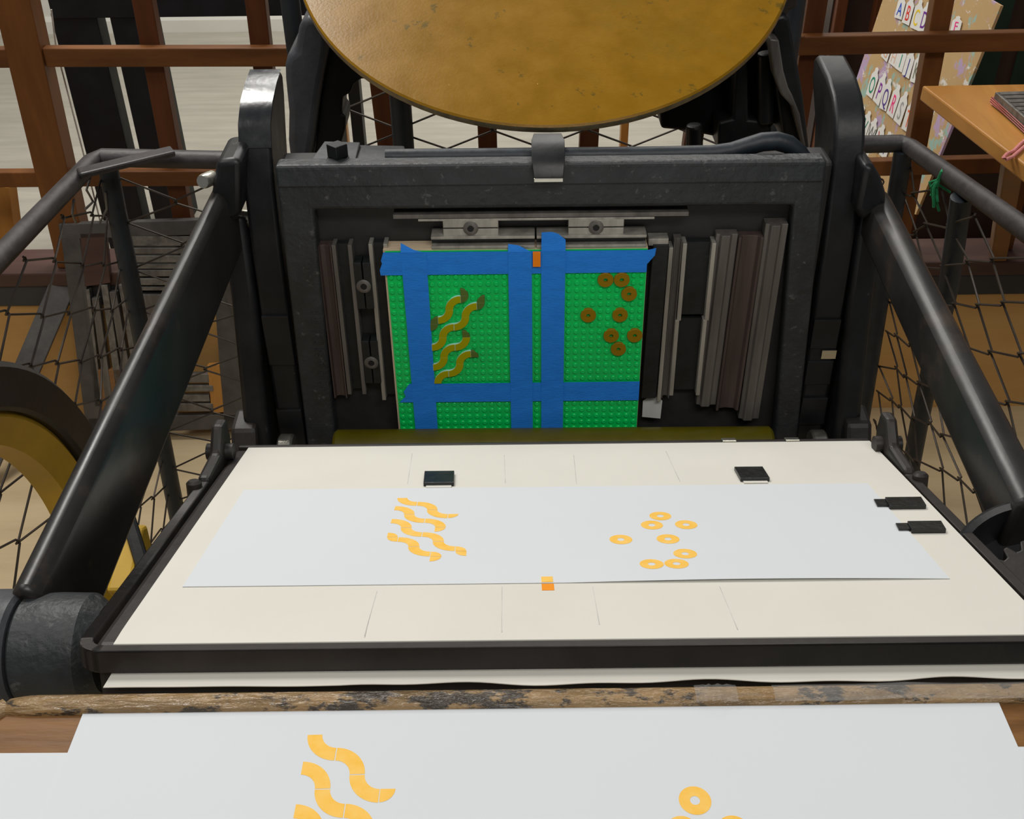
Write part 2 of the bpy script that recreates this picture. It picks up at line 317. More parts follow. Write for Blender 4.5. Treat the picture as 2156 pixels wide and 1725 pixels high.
obj('bracket_lug', mb, IRONB, brk2, 0.004)
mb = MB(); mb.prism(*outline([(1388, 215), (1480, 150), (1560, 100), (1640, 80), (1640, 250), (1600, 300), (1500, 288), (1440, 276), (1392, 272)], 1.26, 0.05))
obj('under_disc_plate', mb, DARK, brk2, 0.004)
mb = MB(); mb.prism(*outline([(1552, 110), (1574, 110), (1576, 252), (1618, 256), (1624, 270), (1624, 322), (1512, 322), (1512, 258), (1542, 250)], 1.22, 0.05)); mb.tube([atY(1612, 110, 1.22), atY(1612, 258, 1.22)], 0.0095, 16)
mb.tube([atY(1462, 262, 1.22), atY(1462, 330, 1.22)], 0.010, 14)
obj('disc_pedestal', mb, IRON, brk2, 0.003)
# clamp rod above the chase with its arched right end, and the latch over it
rod = [atY(x, y, 0.985) for x, y in ((812, 331), (950, 330), (1150, 328), (1350, 326), (1500, 323), (1540, 318), (1575, 308), (1605, 299), (1635, 297), (1660, 304), (1680, 321), (1694, 342))]
rr = obj('clamp_rod', MB().tube(rod, [0.0078]*5+[0.0082, 0.0088, 0.009, 0.009, 0.009, 0.009, 0.009], 16), PIPE, PR)
lat = [(0.0, 0.098, -0.052), (0.0, 0.107, -0.040), (0.0, 0.107, -0.022), (0.0, 0.101, -0.003), (0.0, 0.091, 0.006), (0.0, 0.083, 0.010)]
uc = bed(1153, 340, -0.03)[0]; mb = MB(); hw = (0.0115, 0.013, 0.0155, 0.0155, 0.0145, 0.0135)
for off in (0.0,):
    a = []; 
    for (u, v, n), w in zip(lat, hw):
        for sx in (-1, 1): a.append(B(uc+sx*w, v, n))
    for (u, v, n), w in zip(lat, hw):
        for sx in (-1, 1): a.append(B(uc+sx*w, v-0.004, n-0.0045))
    k = len(lat); fs = []
    for i in range(k-1):
        fs += [(2*i, 2*i+1, 2*i+3, 2*i+2), (2*k+2*i, 2*k+2*i+2, 2*k+2*i+3, 2*k+2*i+1), (2*i, 2*i+2, 2*k+2*i+2, 2*k+2*i), (2*i+1, 2*k+2*i+1, 2*k+2*i+3, 2*i+3)]
    fs += [(0, 2*k, 2*k+1, 1), (2*k-2, 2*k-1, 4*k-1, 4*k-2)]
    mb.add(a, fs, False)
la = obj('chase_latch', mb, IRON, PR, 0.002, 3)
lipv = lat[-1]; obj('latch_lip', MB().box((uc-0.0135, lipv[1]-0.0045, lipv[2]-0.003), (uc+0.0135, lipv[1]-0.0005, lipv[2]+0.001), B), BRIGHT, la, 0.0005)
# side arms: left and right connecting bars running from the bed sides to the crank ends
def arm(p, q, w0, w1, h0, h1, name='side_arm'):
    p = V(p); q = V(q); d = (q-p).normalized(); x = V((1, 0, 0)); x = (x-d*x.dot(d)).normalized(); z = x.cross(d)
    if z.z < 0: z = -z
    mb = MB(); ring = []
    n = 6
    for i in range(n+1):
        t = i/n; c = p.lerp(q, t); w = w0+(w1-w0)*t; h = h0+(h1-h0)*t
        o_ = []
        for sx, sz in ((-0.5, -1), (0.5, -1), (0.5, -0.14), (0.38, -0.04), (0.12, 0.0), (-0.12, 0), (-0.38, -0.04), (-0.5, -0.14)):
            o_.append(c + x*(sx*w) + z*(sz*h))
        ring.append(o_)
    m = 8
    vs = [v for r in ring for v in r]; fs = [tuple(range(m))[::-1], tuple(range(n*m, n*m+m))]
    for i in range(n):
        for k in range(m): fs.append((i*m+k, i*m+(k+1) % m, (i+1)*m+(k+1) % m, (i+1)*m+k))
    mb.add(vs, fs); return obj(name, mb, ARM, PR, 0.005, 3)
AL0 = V((-0.277, 0.985, 1.004)); AL1 = V((-0.2985, 0.468, 0.972))
al = arm(AL0, AL1, 0.019, 0.021, 0.075, 0.085)
mb = MB(); mb.prism(*outline([(455, 340), (500, 334), (507, 345), (507, 455), (470, 470), (436, 462), (446, 400)], 0.955, 0.06)); obj('arm_cap', mb, IRON, al, 0.006, 3)
mb = MB(); cpt = atY(440, 377, 0.965); mb.lathe(cpt, (-0.3, -1, 0.2), [(0.0001, 0.012), (0.006, 0.012), (0.007, 0.009), (0.007, -0.006)], 20); obj('arm_bolt', mb, BRIGHT, al)
mb = MB(); mb.tube([atY(480, 460, 1.0), atY(535, 462, 1.0)], 0.010, 18); obj('track_pin', mb, BRIGHT, PR)
AR0 = V((0.360, 0.985, 0.985)); AR1 = V((0.3550, 0.555, 0.958))
ar = arm(AR0, AR1, 0.024, 0.026, 0.045, 0.050)
mb = MB(); mb.prism(*outline([(1820, 345), (1842, 352), (1858, 378), (1868, 412), (1868, 436), (1850, 452), (1815, 470), (1800, 440)], 0.955, 0.06)); obj('arm_cap', mb, IRON, ar, 0.008, 3)
# left crank boss with its collar
BO = V((-0.254, 0.457, 0.932))
mb = MB(); mb.lathe((-0.362, BO.y, BO.z), (1, 0, 0), [(0.0001, 0.0), (0.030, 0.0), (0.037, 0.005), (0.037, 0.058), (0.0345, 0.0605), (0.0001, 0.0605)], 40)
obj('crank_end', mb, BRACKET, al)
mb = MB(); mb.lathe((-0.3008, BO.y, BO.z), (1, 0, 0), [(0.0001, 0.0), (0.032, 0.0), (0.034, 0.002), (0.0345, 0.020), (0.034, 0.040), (0.027, 0.049), (0.0001, 0.050)], 44)
obj('shaft_collar', mb, CHASE, PR)
mb = MB(); mb.prism([V((-0.298, BO.y+0.025, BO.z-0.005)), V((-0.256, BO.y+0.025, BO.z-0.005)), V((-0.25, BO.y+0.025, 0.6)), V((-0.296, BO.y+0.025, 0.6))], [V((-0.298, BO.y-0.028, BO.z-0.012)), V((-0.256, BO.y-0.028, BO.z-0.012)), V((-0.25, BO.y-0.02, 0.6)), V((-0.296, BO.y-0.02, 0.6))])
obj('collar_web', mb, CHASE, PR, 0.006)
obj('oil_hole', MB().lathe((-0.3235, BO.y-0.004, BO.z+0.0368), (0, -0.11, 1), [(0.0001, 0.0006), (0.0042, 0.0006), (0.0042, -0.003)], 20), DARK, PR)
# platen
mb = MB(); mb.box((-0.1150, -0.064, -0.055), (0.4285, 0.270, -0.001), P); pl = obj('platen', mb, IRONB, PR, 0.004)
mb = MB()
mb.box((-0.105, -0.030, -0.10), (0.43, 0.24, -0.052), P); obj('platen_back', mb, DARK, pl, 0.01)
# bail: U shaped bar hinged at the back, front bar clamping the sheets
mb = MB()
ba = -0.1245; bb = 0.4385
mb.box((ba+0.017, -0.0735, -0.0135), (bb-0.017, -0.0655, 0.0005), P)
for e0, e1 in ((ba, ba+0.008), (bb-0.008, bb)):
    mb.box((e0, -0.0565, -0.0135), (e1, 0.235, 0.0005), P)
for cx, a0 in ((ba+0.017, math.pi), (bb-0.017, 1.5*math.pi)):
    k = 8; ou = []; inn = []
    for i in range(k+1):
        t = a0+i*math.pi/2/k
        ou.append((cx+0.017*math.cos(t), -0.0565+0.017*math.sin(t))); inn.append((cx+0.009*math.cos(t), -0.0565+0.009*math.sin(t)))
    po = ou+inn[::-1]
    for i in range(k):
        q = [ou[i], ou[i+1], inn[i+1], inn[i]]
        mb.prism([P(x, y, -0.0135) for x, y in q], [P(x, y, 0.0005) for x, y in q])
bl = obj('front_bail', mb, IRONB, PR, 0.0012)
for cx in (ba+0.004, bb-0.004):
    e = MB(); q = [(0.19, -0.01), (0.19, 0.004), (0.228, 0.010), (0.240, 0.030), (0.255, 0.032), (0.262, 0.016), (0.262, -0.012)]
    e.prism([P(cx-0.005, y, z) for y, z in q], [P(cx+0.005, y, z) for y, z in q]); obj('bail_lug', e, IRONB, bl, 0.003)
    e = MB(); e.lathe(P(cx, 0.245, 0.006), PU, [(0.0001, -0.011), (0.007, -0.011), (0.007, 0.011), (0.0001, 0.011)], 20); obj('bail_pivot', e, IRONB, bl)
    e = MB(); e.lathe(P(cx-0.004 if cx < 0 else cx+0.004, 0.178, 0.002), PN, [(0.006, -0.008), (0.006, 0.002), (0.004, 0.004), (0.0001, 0.004)], 16); obj('bail_stud', e, IRONB, bl)
# back bail bar
obj('back_bail', MB().box((-0.1125, 0.2705, -0.012), (0.4285, 0.2755, 0.0012), P), IRONB, PR, 0.001)
for a in (0.302, 0.356):
    obj('bail_clip', MB().box((a, 0.268, 0.0012), (a+0.012, 0.2745, 0.003), P), BRIGHT, PR, 0.0006)
# ink roller lying at the foot of the bed, with its trucks and saddles
RC = -0.2215
mb = MB(); mb.lathe(B(-0.0735, RC, 0.020), BU, [(0.0001, 0), (0.020, 0), (0.0225, 0.003), (0.0225, 0.4655), (0.020, 0.4685), (0.0001, 0.4685)], 40); rl = obj('ink_roller', mb, ROLL, PR)
mb = MB(); mb.tube([B(-0.175, RC-0.004, 0.020), B(0.49, RC-0.004, 0.020)], 0.0075, 16); obj('roller_shaft', mb, STEELD, rl)
for u in (-0.1335, 0.4365):
    mb = MB(); mb.lathe(B(u, RC-0.002, 0.020), BU, [(0.0001, 0), (0.018, 0), (0.020, 0.002), (0.020, 0.014), (0.018, 0.016), (0.0001, 0.016)], 32); obj('roller_truck', mb, BRIGHT, rl)
for u in (-0.182, 0.470):
    mb = MB(); q = [(-0.30, 0.0), (-0.30, 0.045), (-0.222, 0.040), (-0.19, 0.022), (-0.186, -0.01), (-0.21, -0.02)]
    mb.prism([B(u, v, n) for v, n in q], [B(u+0.028, v, n) for v, n in q]); obj('roller_saddle', mb, IRONB, PR, 0.005)
# gear and its guard ring on the right
GC = O+ray(2190, 1205)*0.72; ga = V((-0.30, -0.20, 0.93)).normalized()
mb = MB(); mb.lathe(GC, ga, [(0.0555, -0.03), (0.0555, 0.004), (0.053, 0.006), (0.049, 0.004), (0.049, -0.03)], 56); mb.lathe(GC, ga, [(0.049, -0.028), (0.0001, -0.028)], 56)
obj('gear_guard', mb, IRON, PR)
mb = MB(); gx = ga.cross(V((0, 0, 1))).normalized(); gy = ga.cross(gx); NT = 20; po = []
for i in range(NT):
    for k, r in ((0.0, 0.034), (0.22, 0.0405), (0.5, 0.0405), (0.72, 0.034)):
        t = 2*math.pi*(i+k)/NT; po.append((r*math.cos(t), r*math.sin(t)))
G2 = GC+V((0.004, -0.012, -0.012))
mb.prism([G2+gx*a+gy*b-ga*0.012 for a, b in po], [G2+gx*a+gy*b+ga*0.010 for a, b in po]); obj('gear', mb, IRONB, PR, 0.0012)
mb = MB(); mb.tube([V((0.33, 0.44, 0.90)), V((0.40, 0.44, 0.90))], 0.02, 20); obj('right_shaft', mb, DARK, PR)
# flywheel outside the left side
FC = V((-0.540, 0.675, 0.514)); RF = 0.406
mb = MB(); mb.lathe(FC, (1, 0, 0), [(RF, -0.03), (RF, 0.028), (RF-0.006, 0.034), (RF-0.046, 0.034), (RF-0.050, 0.030), (RF-0.050, -0.03)], 120, close=True); fw = obj('flywheel', mb, IRONB, PR)
mb = MB(); mb.lathe(FC, (1, 0, 0), [(RF-0.050, -0.026), (RF-0.050, 0.022), (RF-0.056, 0.026), (RF-0.084, 0.010), (RF-0.086, -0.02)], 120, close=True); obj('wheel_inner_rim', mb, YEL, fw)
mb = MB(); mb.lathe(FC, (1, 0, 0), [(0.0001, -0.05), (0.06, -0.05), (0.06, 0.05), (0.0001, 0.05)], 40); obj('wheel_hub', mb, YEL, fw)
for dg in (-75, 190, 130, -140):
    t = math.radians(dg); a = FC+V((0, math.cos(t)*0.05, math.sin(t)*0.05)); b = FC+V((0, math.cos(t+0.25)*(RF-0.084), math.sin(t+0.25)*(RF-0.084)))
    m_ = (a+b)/2+V((0, -math.sin(t)*0.04, math.cos(t)*0.04)); obj('wheel_spoke', MB().tube([a, m_, b], [0.024, 0.020, 0.017], 14), YEL, fw)
obj('main_shaft', MB().tube([FC, V((0.5, FC.y, FC.z))], 0.022, 20), IRON, PR)
# yellow lower lever seen between the arm and the platen
mb = MB(); mb.prism([atX(x, y, -0.335) for x, y in ((222, 1245), (252, 1110), (262, 1105), (290, 1215), (262, 1290))], [atX(x, y, -0.335)+V((0.02, 0, 0)) for x, y in ((222, 1245), (252, 1110), (262, 1105), (290, 1215), (262, 1290))])
obj('yellow_lever', mb, YEL, PR, 0.003)
mb = MB(); mb.bar(atX(268, 1085, -0.33), atX(316, 1240, -0.30), 0.012, 0.016); obj('lever_link', mb, DARK, PR, 0.003)

# ================================================================== chase, furniture and what is locked in it
CO = [(-0.1005, 0.0925), (0.4135, 0.0925), (0.430, -0.262), (-0.109, -0.262)]
CI = [(-0.0690, 0.0470), (0.3880, 0.0470), (0.4040, -0.232), (-0.0765, -0.232)]
mb = MB()
for i in range(4):
    j = (i+1) % 4; q = [CO[i], CO[j], CI[j], CI[i]]
def ringface(n): return [B(u, v, n) for u, v in CO]+[B(u, v, n) for u, v in CI]
vs = ringface(-0.022)+ringface(-0.0015)
# bevelled outer top edge: pull the outline back
fs = []
for i in range(4):
    j = (i+1) % 4
    fs += [(i, j, 4+j, 4+i), (8+i, 12+i, 12+j, 8+j), (i, 8+i, 8+j, j), (4+i, 4+j, 12+j, 12+i)]
mb.add(vs, fs)
ch = tag(obj('chase', mb, CHASE, None, 0.0035, 3), 'wide black cast iron chase locked upright on the press bed', 'chase')
mb = MB(); mb.prism([B(-0.0985, 0.0905, -0.002), B(0.4115, 0.0905, -0.002), B(0.412, 0.072, 0.0005), B(-0.099, 0.072, 0.0005)], [B(-0.0985, 0.0905, -0.006), B(0.4115, 0.0905, -0.006), B(0.412, 0.072, -0.006), B(-0.099, 0.072, -0.006)]); obj('top_bevel', mb, CHASE, ch, 0.001)
# cast letters on the left bar of the chase, reading upwards
def text_mesh(txt, size, depth):
    cu = bpy.data.curves.new('t', 'FONT'); cu.body = txt; cu.size = size; cu.extrude = depth; cu.align_x = 'CENTER'; cu.align_y = 'CENTER'
    o = bpy.data.objects.new('t', cu); COL.objects.link(o)
    dg = bpy.context.evaluated_depsgraph_get(); me = bpy.data.meshes.new_from_object(o.evaluated_get(dg))
    vs = [v.co.copy() for v in me.vertices]; fs = [list(p.vertices) for p in me.polygons]
    bpy.data.objects.remove(o); bpy.data.curves.remove(cu); bpy.data.meshes.remove(me)
    return vs, fs
vs, fs = text_mesh('C H A N D L E R', 0.0155, 0.0004)
uv0 = bed(673, 738, 0)
obj('cast_lettering', MB().add([B(uv0[0]-p.y-0.045*0.0, uv0[1]+p.x*0.90, -0.0012+p.z) for p in vs], fs), CHASE, ch, fix=False)
# generic channelled furniture bar along v
def fbar(name, u0, u1, v0, v1, m, label, cat='spacer bar', kind='flat', n1=-0.006, slant=0.0, group=None, em=None):
    n0 = -0.0218; fr = lambda u, v, n: B(u+slant*(v1-v)/(v1-v0), v, n)
    mb = MB()
    if kind == 'flat': mb.box((u0, v0, n0), (u1, v1, n1), fr); o = obj(name, mb, m, None, 0.0006)
    elif kind == 'channel':
        e = min(0.0042, (u1-u0)*0.22)
        mb.box((u0+e, v0, n0), (u1-e, v1, n1-0.008), fr); o = obj(name, mb, m, None)
        for a, b in ((u0, u0+e), (u1-e, u1)): obj('flange', MB().box((a, v0-0.003, n0), (b, v1+0.002, n1), fr), em or STEEL, o, 0.0005)
    elif kind == 'ridge':
        w = u1-u0
        q = [(u0, n0), (u0, n1-0.005), (u0+w*0.16, n1-0.004), (u0+w*0.24, n1), (u0+w*0.62, n1), (u0+w*0.72, n1-0.004), (u1, n1-0.004), (u1, n0)]
        mb.prism([fr(u, v0, n) for u, n in q], [fr(u, v1, n) for u, n in q]); o = obj(name, mb, m, None, 0.0006)
    elif kind == 'hollow':
        w = u1-u0
        q = [(u0, n0), (u0, n1), (u0+w*0.10, n1), (u0+w*0.18, n1-0.005), (u0+w*0.45, n1-0.0065), (u0+w*0.80, n1-0.005), (u0+w*0.90, n1), (u1, n1), (u1, n0)]
        mb.prism([fr(u, v0, n) for u, n in q], [fr(u, v1, n) for u, n in q]); o = obj(name, mb, m, None, 0.0005)
    return tag(o, label, cat, group)
hb = -0.007
def uu(px, py): return bed(px, py, hb)[0]
def vv(px, py): return bed(px, py, hb)[1]
# left of the baseplate, outermost first
vT = vv(700, 520); vB = vv(720, 838)
fbar('furniture_bar', uu(667, 520), uu(697, 520), vB, vT, RUST, 'long brownish double-ridged metal bar, leftmost inside the chase', kind='hollow', slant=-0.0015)
fbar('furniture_channel', uu(698, 520), uu(741, 520), vv(745, 825), vT, BLK, 'black metal channel between the brownish bar and the two key quoins', kind='channel', em=STEELD, slant=-0.001)
fbar('furniture_channel', uu(776, 520), uu(816, 520), vB, vT+0.001, BLK, 'dark worn channel between the two stacked quoins and the green baseplate', kind='channel', em=STEEL, slant=-0.001)
# right of the baseplate
fbar('furniture_block', uu(1375, 520), uu(1408, 520), vv(1375, 838), vv(1390, 515), BLK, 'long black block touching the right edge of the green baseplate', slant=-0.002)
fbar('lead_strip', uu(1409, 520), uu(1418, 520), vv(1395, 845), vv(1410, 521), STEEL, 'thin pale lead strip against the long black block', 'spacer strip', slant=-0.001)
fbar('rule_strip', uu(1419, 520), uu(1436, 520), vv(1400, 838), vv(1425, 506), STEELD, 'narrow brown-grey ribbed strip beside the pale lead strip', 'spacer strip', kind='hollow', slant=-0.001)
for (y0, y1), lb in (((515, 668), 'upper black channel block of the pair right of the baseplate'), ((676, 826), 'lower black channel block of the pair right of the baseplate')):
    ym = (y0+y1)/2; xo = 0 if y0 < 600 else -0.0015
    fbar('furniture_channel', uu(1437, 520)+xo, uu(1507, 520)+xo, vv(1470, y1), vv(1470, y0), BLK, lb, 'spacer block', kind='channel', em=STEEL, n1=-0.005)
fbar('furniture_bar', uu(1508, 510), uu(1554, 510), vv(1500, 856), vv(1530, 496), STEELD, 'grey ridged metal bar right of the two black channel blocks', kind='ridge', slant=-0.0035)
fbar('furniture_bar', uu(1555, 510), uu(1607, 510), vv(1560, 864), vv(1580, 500), RUST, 'wide reddish brown hollow metal bar, second from the right in the chase', kind='hollow', slant=-0.004)
fbar('furniture_bar', uu(1608, 510), uu(1655, 510), vv(1590, 882), vv(1635, 472), STEELD, 'tallest grey ridged metal bar, rightmost inside the chase', kind='ridge', n1=-0.003, slant=-0.003)
# bars above the baseplate
def hbar(name, x0, x1, y, hgt, m, label, n1=-0.004, chan=False):
    u0, v = bed(x0, y, n1); u1 = bed(x1, y, n1)[0]
    mb = MB(); fr = lambda a, b, c: B(a, b+0.0, c)
    if not chan:
        mb.box((u0, v-hgt, -0.0218), (u1, v, n1), fr); o = obj(name, mb, m, None, 0.0004)
    else:
        mb.box((u0, v-hgt+0.003, -0.0218), (u1, v-0.003, n1-0.008), fr); o = obj(name, mb, BLK, None)
        for a, b in ((v-hgt, v-hgt+0.003), (v-0.003, v)): obj('flange', MB().box((u0, a, -0.0218), (u1, b, n1), fr), m, o, 0.0004)
    return tag(o, label, 'spacer strip' if not chan else 'spacer bar')
hbar('reglet', 827, 1450, 453, 0.0042, STEELD, 'longest thin grey reglet lying across the top of the chase')
hbar('reglet', 880, 1378, 462, 0.0024, STEEL, 'shorter thin pale reglet just above the two quoins')
hbar('furniture_channel', 907, 1126, 499, 0.0132, STEEL, 'horizontal black channel under the left quoin, above the baseplate', n1=-0.001, chan=True)
hbar('furniture_channel', 1130, 1362, 497, 0.0130, STEEL, 'horizontal black channel under the right quoin, above the baseplate', n1=-0.001, chan=True)
hbar('spacer_block', 1366, 1408, 503, 0.0075, STEEL, 'small pale metal block at the end of the right horizontal channel', n1=-0.008)
# quoins
def quoin(cx, cy, half_u, half_v, horiz, m, label, name='quoin'):
    u, v = bed(cx, cy, -0.004)
    g = 0.0006; n0, n1 = -0.0218, -0.004
    root = thing(name, B(u, v, -0.0218), label, 'quoin')
    if horiz:
        a = MB().box((u-half_u, v+g, n0), (u+half_u, v+half_v, n1), B); b = MB().box((u-half_u, v-half_v, n0), (u+half_u, v-g, n1), B)
    else:
        a = MB().box((u-half_u, v-half_v, n0), (u-g, v+half_v, n1), B); b = MB().box((u+g, v-half_v, n0), (u+half_u, v+half_v, n1), B)
    obj('quoin_half', a, m, root, 0.0006); obj('quoin_half', b, m, root, 0.0006)
    r = 0.0073
    k = obj('key_screw', MB().lathe(B(u, v, n1), BN, [(0.0001, -0.002), (r*0.42, -0.002), (r*0.45, 0.0012), (r*0.8, 0.0014), (r, 0.0006), (r, -0.001)], 28), STEELD, root)
    hx = [B(u+0.0031*math.cos(math.pi/3*i), v+0.0031*math.sin(math.pi/3*i), n1+0.0013) for i in range(6)]
    obj('key_socket', MB().add(hx, [tuple(range(6))]), DARK, k)
quoin(991, 481, 0.0268, 0.0083, True, STEEL, 'left of the two pale steel quoins above the green baseplate')
quoin(1255, 479, 0.0268, 0.0083, True, STEEL, 'right of the two pale steel quoins above the green baseplate')
quoin(766, 603, 0.0083, 0.026, False, BLK, 'upper dark quoin with round screw left of the baseplate')
quoin(782, 764, 0.0083, 0.026, False, BLK, 'lower dark quoin with round screw left of the baseplate')
# baseplate on its plywood mount
def SU(c): return c*ST
def SP(c, w, n=0.0): return B(c*ST, -w*ST, n)
pm = tag(obj('plywood_mount', MB().box((-0.0062, -0.2525, -0.0215), (0.2525, 0.0052, -0.0018), B), PLY, None, 0.0004), 'pale plywood block behind the green baseplate, bare at its top edge', 'wood block')
taken = set()
mb = MB(); mb.box((-0.004, -0.252, -0.0016), (0.252, 0.004, 0.0), B)
for c in range(32):
    for w in range(32):
        sg = 10
        k = []
        for rr_, hh in ((0.0025, 0.0), (0.0025, 0.0013), (0.0021, 0.0017)):
            k.append([SP(c, w)+BU*(rr_*math.cos(2*math.pi*i/sg))+BV*(rr_*math.sin(2*math.pi*i/sg))+BN*hh for i in range(sg)])
        vs = k[0]+k[1]+k[2]
        fs = [(j*sg+i, j*sg+(i+1) % sg, (j+1)*sg+(i+1) % sg, (j+1)*sg+i) for j in range(2) for i in range(sg)]
        mb.add(vs, fs, True); mb.add(k[2], [tuple(range(sg))])
bp = tag(obj('studded_baseplate', mb, GREEN, None, fix=False), 'square green studded plastic baseplate mounted upright in the chase', 'baseplate')
# blue tape
def tape(pts, n, label, flap=None):
    mb = MB(); a = [SP(c, w, n) for c, w in pts]; b = [SP(c, w, n+0.0003) for c, w in pts]; mb.prism(a, b)
    if flap:
        f = [SP(c, w, n-dn) for c, w, dn in flap]; mb.prism(f, [p+BN*0.0003+BV*0.0002 for p in f])
    return tag(obj('painters_tape', mb, TAPE, None), label, 'tape', 'strips of blue tape on the baseplate')
tape([(-1.3, 1.9), (-0.95, 1.0), (-1.05, 0.6), (-0.7, -0.5), (31.5, -0.5), (32.5, -0.75), (32.4, 0.2), (31.8, 1.0), (31.5, 1.4), (31.5, 2.5), (-1.25, 2.6)], 0.0018, 'long blue tape strip along the top edge of the baseplate')
tape([(1.45, -0.42), (4.55, -0.45), (4.6, 31.5), (1.6, 31.5)], 0.0022, 'vertical blue tape strip nearest the left edge of the baseplate', [(1.45, -0.45, 0), (4.3, -0.45, 0), (3.0, -0.8, 0.001), (1.5, -1.6, 0.003)])
tape([(14.5, -0.42), (17.4, -0.42), (17.45, 31.5), (14.55, 31.5)], 0.0026, 'vertical blue tape strip just left of the orange tile', [(14.5, -0.42, 0), (17.4, -0.42, 0), (15.8, -1.2, 0.002), (14.55, -1.35, 0.003)])
tape([(18.55, -0.42), (21.5, -0.42), (21.5, 31.5), (18.6, 31.5)], 0.0026, 'vertical blue tape strip just right of the orange tile', [(18.55, -0.42, 0), (21.5, -0.42, 0), (21.5, -1.9, 0.002), (20.6, -2.7, 0.002), (19.8, -2.95, 0.002), (18.6, -2.9, 0.002)])
tape([(1.2, 18.6), (31.5, 18.5), (31.5, 21.45), (-0.3, 21.5), (0.6, 20.6), (0.4, 19.8)], 0.0020, 'horizontal blue tape strip crossing the lower part of the baseplate')
# wavy tiles: quarter rings and quarter round end tiles, each its own piece
def qring(ctr, a0, r0=1.0*ST, r1=2.0*ST, k=12):
    def ring_(r, n): return [SP(ctr[0]+r/ST*math.cos(math.radians(a0+90*i/k)), ctr[1]-r/ST*math.sin(math.radians(a0+90*i/k)), n) for i in range(k+1)]
    return ring_(r0, 0)+ring_(r1, 0)[::-1], ring_(r0, 0.0032)+ring_(r1, 0.0032)[::-1]
def qround(ctr, a0, r=1.0, k=10):
    def o_(n): return [SP(ctr[0], ctr[1], n)]+[SP(ctr[0]+r*0.98*math.cos(math.radians(a0+90*i/k)), ctr[1]-r*0.98*math.sin(math.radians(a0+90*i/k)), n) for i in range(k+1)]
    return o_(0), o_(0.0032)
WAVES = [
    ('top', [('a', 5.5, 7.5), ('b', 8.5, 7.5)], [((8.5, 5.5), 0), ((8.5, 5.5), 270), ((5.5, 9.5), 90), ((4.5, 9.5), 270)]),
    ('second', [('a', 4.5, 11.5), ('b', 7.5, 11.5), ('a', 7.5, 8.5), ('b', 10.5, 8.5)], [((11.5, 6.5), 90), ((10.5, 6.5), 270)]),
    ('third', [('a', 4.5, 14.5), ('b', 7.5, 14.5), ('a', 7.5, 11.5)], [((8.5, 11.5), 0)]),
    ('bottom', [('b', 6.5, 18.5), ('a', 6.5, 15.5), ('b', 9.5, 15.5)], [((9.5, 14.5), 0)])]
ordn = ['lowest', 'second lowest', 'second highest', 'highest']
for nm, arcs, ends in WAVES:
    for i, (t, c, w) in enumerate(arcs):
        mb = MB(); mb.prism(*qring((c, w), 270 if t == 'a' else 90, 1.02*ST, 1.98*ST))
        pos = {2: ('lower', 'upper'), 3: ('lowest', 'middle', 'highest'), 4: ('lowest', 'second lowest', 'second highest', 'highest')}[len(arcs)][i]
        o = obj('curved_tile', mb, [CYAN, OLIVE], None, 0.0002, 1)
        for p in o.data.polygons: p.material_index = 1 if p.normal.dot(BN) > 0.9 else 0  # inked top; sides take the painted aqua highlight
        tag(o, f'{pos} yellow quarter-ring tile of the {nm} wave on the baseplate', 'tile', 'yellow wave tiles')
    for i, (c, a0) in enumerate(ends):
        mb = MB(); mb.prism(*qround(c, a0))
        if len(ends) == 4: w_ = ('upper right', 'lower right', 'upper left', 'lower left')[i]
        elif len(ends) == 2: w_ = ('upper', 'lower')[i]
        else: w_ = 'single'
        tag(obj('quarter_round_tile', mb, OLIVED, None, 0.0002, 1), f'{w_} dark green quarter-round tile ending the {nm} wave', 'tile', 'dark green end tiles')
RINGS = [(26.5, 3.5, 'left ring tile of the touching pair at the top'), (28.5, 3.5, 'right ring tile of the touching pair at the top'), (29.5, 5.5, 'third ring tile down, just below the top pair'),
         (24.5, 8.5, 'leftmost ring tile, standing apart at mid height'), (28.5, 8.5, 'middle ring tile level with the leftmost ring'), (27.5, 11.5, 'left ring tile of the lower spaced pair'),
         (30.5, 11.5, 'ring tile at the right edge of the baseplate'), (28.5, 13.5, 'lowest ring tile on the baseplate')]
r0mb = MB(); r0mb.lathe(SP(26.5, 3.5), BN, [(0.0022, 0.0), (0.0022, 0.0032), (0.0075, 0.0032), (0.0078, 0.0029), (0.0078, 0.0)], 36, close=True)
ring0 = obj('ring_tile', r0mb, RINGM, None, origin=SP(26.5, 3.5))
for i, (c, w, lb) in enumerate(RINGS):
    o = ring0 if i == 0 else ring0.copy()
    if i: COL.objects.link(o)
    o.location = SP(c, w); tag(o, 'ochre '+lb, 'tile', 'ochre ring tiles on the baseplate')
tag(obj('orange_tile', MB().box((17.53*ST, -1.47*ST, 0.0016), (18.47*ST, 0.47*ST, 0.0048), B), ORANGE, None, 0.0003), 'small bright orange tile at the top between two blue tapes', 'tile')
# scrap of printed paper low beside the baseplate
u, v = bed(1352, 878, -0.012); u1, v1 = bed(1395, 838, -0.012)
sc = tag(obj('paper_scrap', MB().add([B(u, v, -0.012), B(u1-0.001, v-0.001, -0.010), B(u1, v1-0.004, -0.012), B(u1-0.004, v1, -0.013), B(u+0.006, v1, -0.014), B(u, v1-0.005, -0.014), B(u, v, -0.0125), B(u1-0.001, v-0.001, -0.0105), B(u1, v1-0.004, -0.0125), B(u1-0.004, v1, -0.0135), B(u+0.006, v1, -0.0145), B(u, v1-0.005, -0.0145)], [(0, 1, 2, 3, 4, 5), (11, 10, 9, 8, 7, 6)]+[(i, 6+i, 6+(i+1) % 6, (i+1) % 6) for i in range(6)]), SCRAP, None), 'small torn white paper scrap low at the right of the baseplate', 'paper')

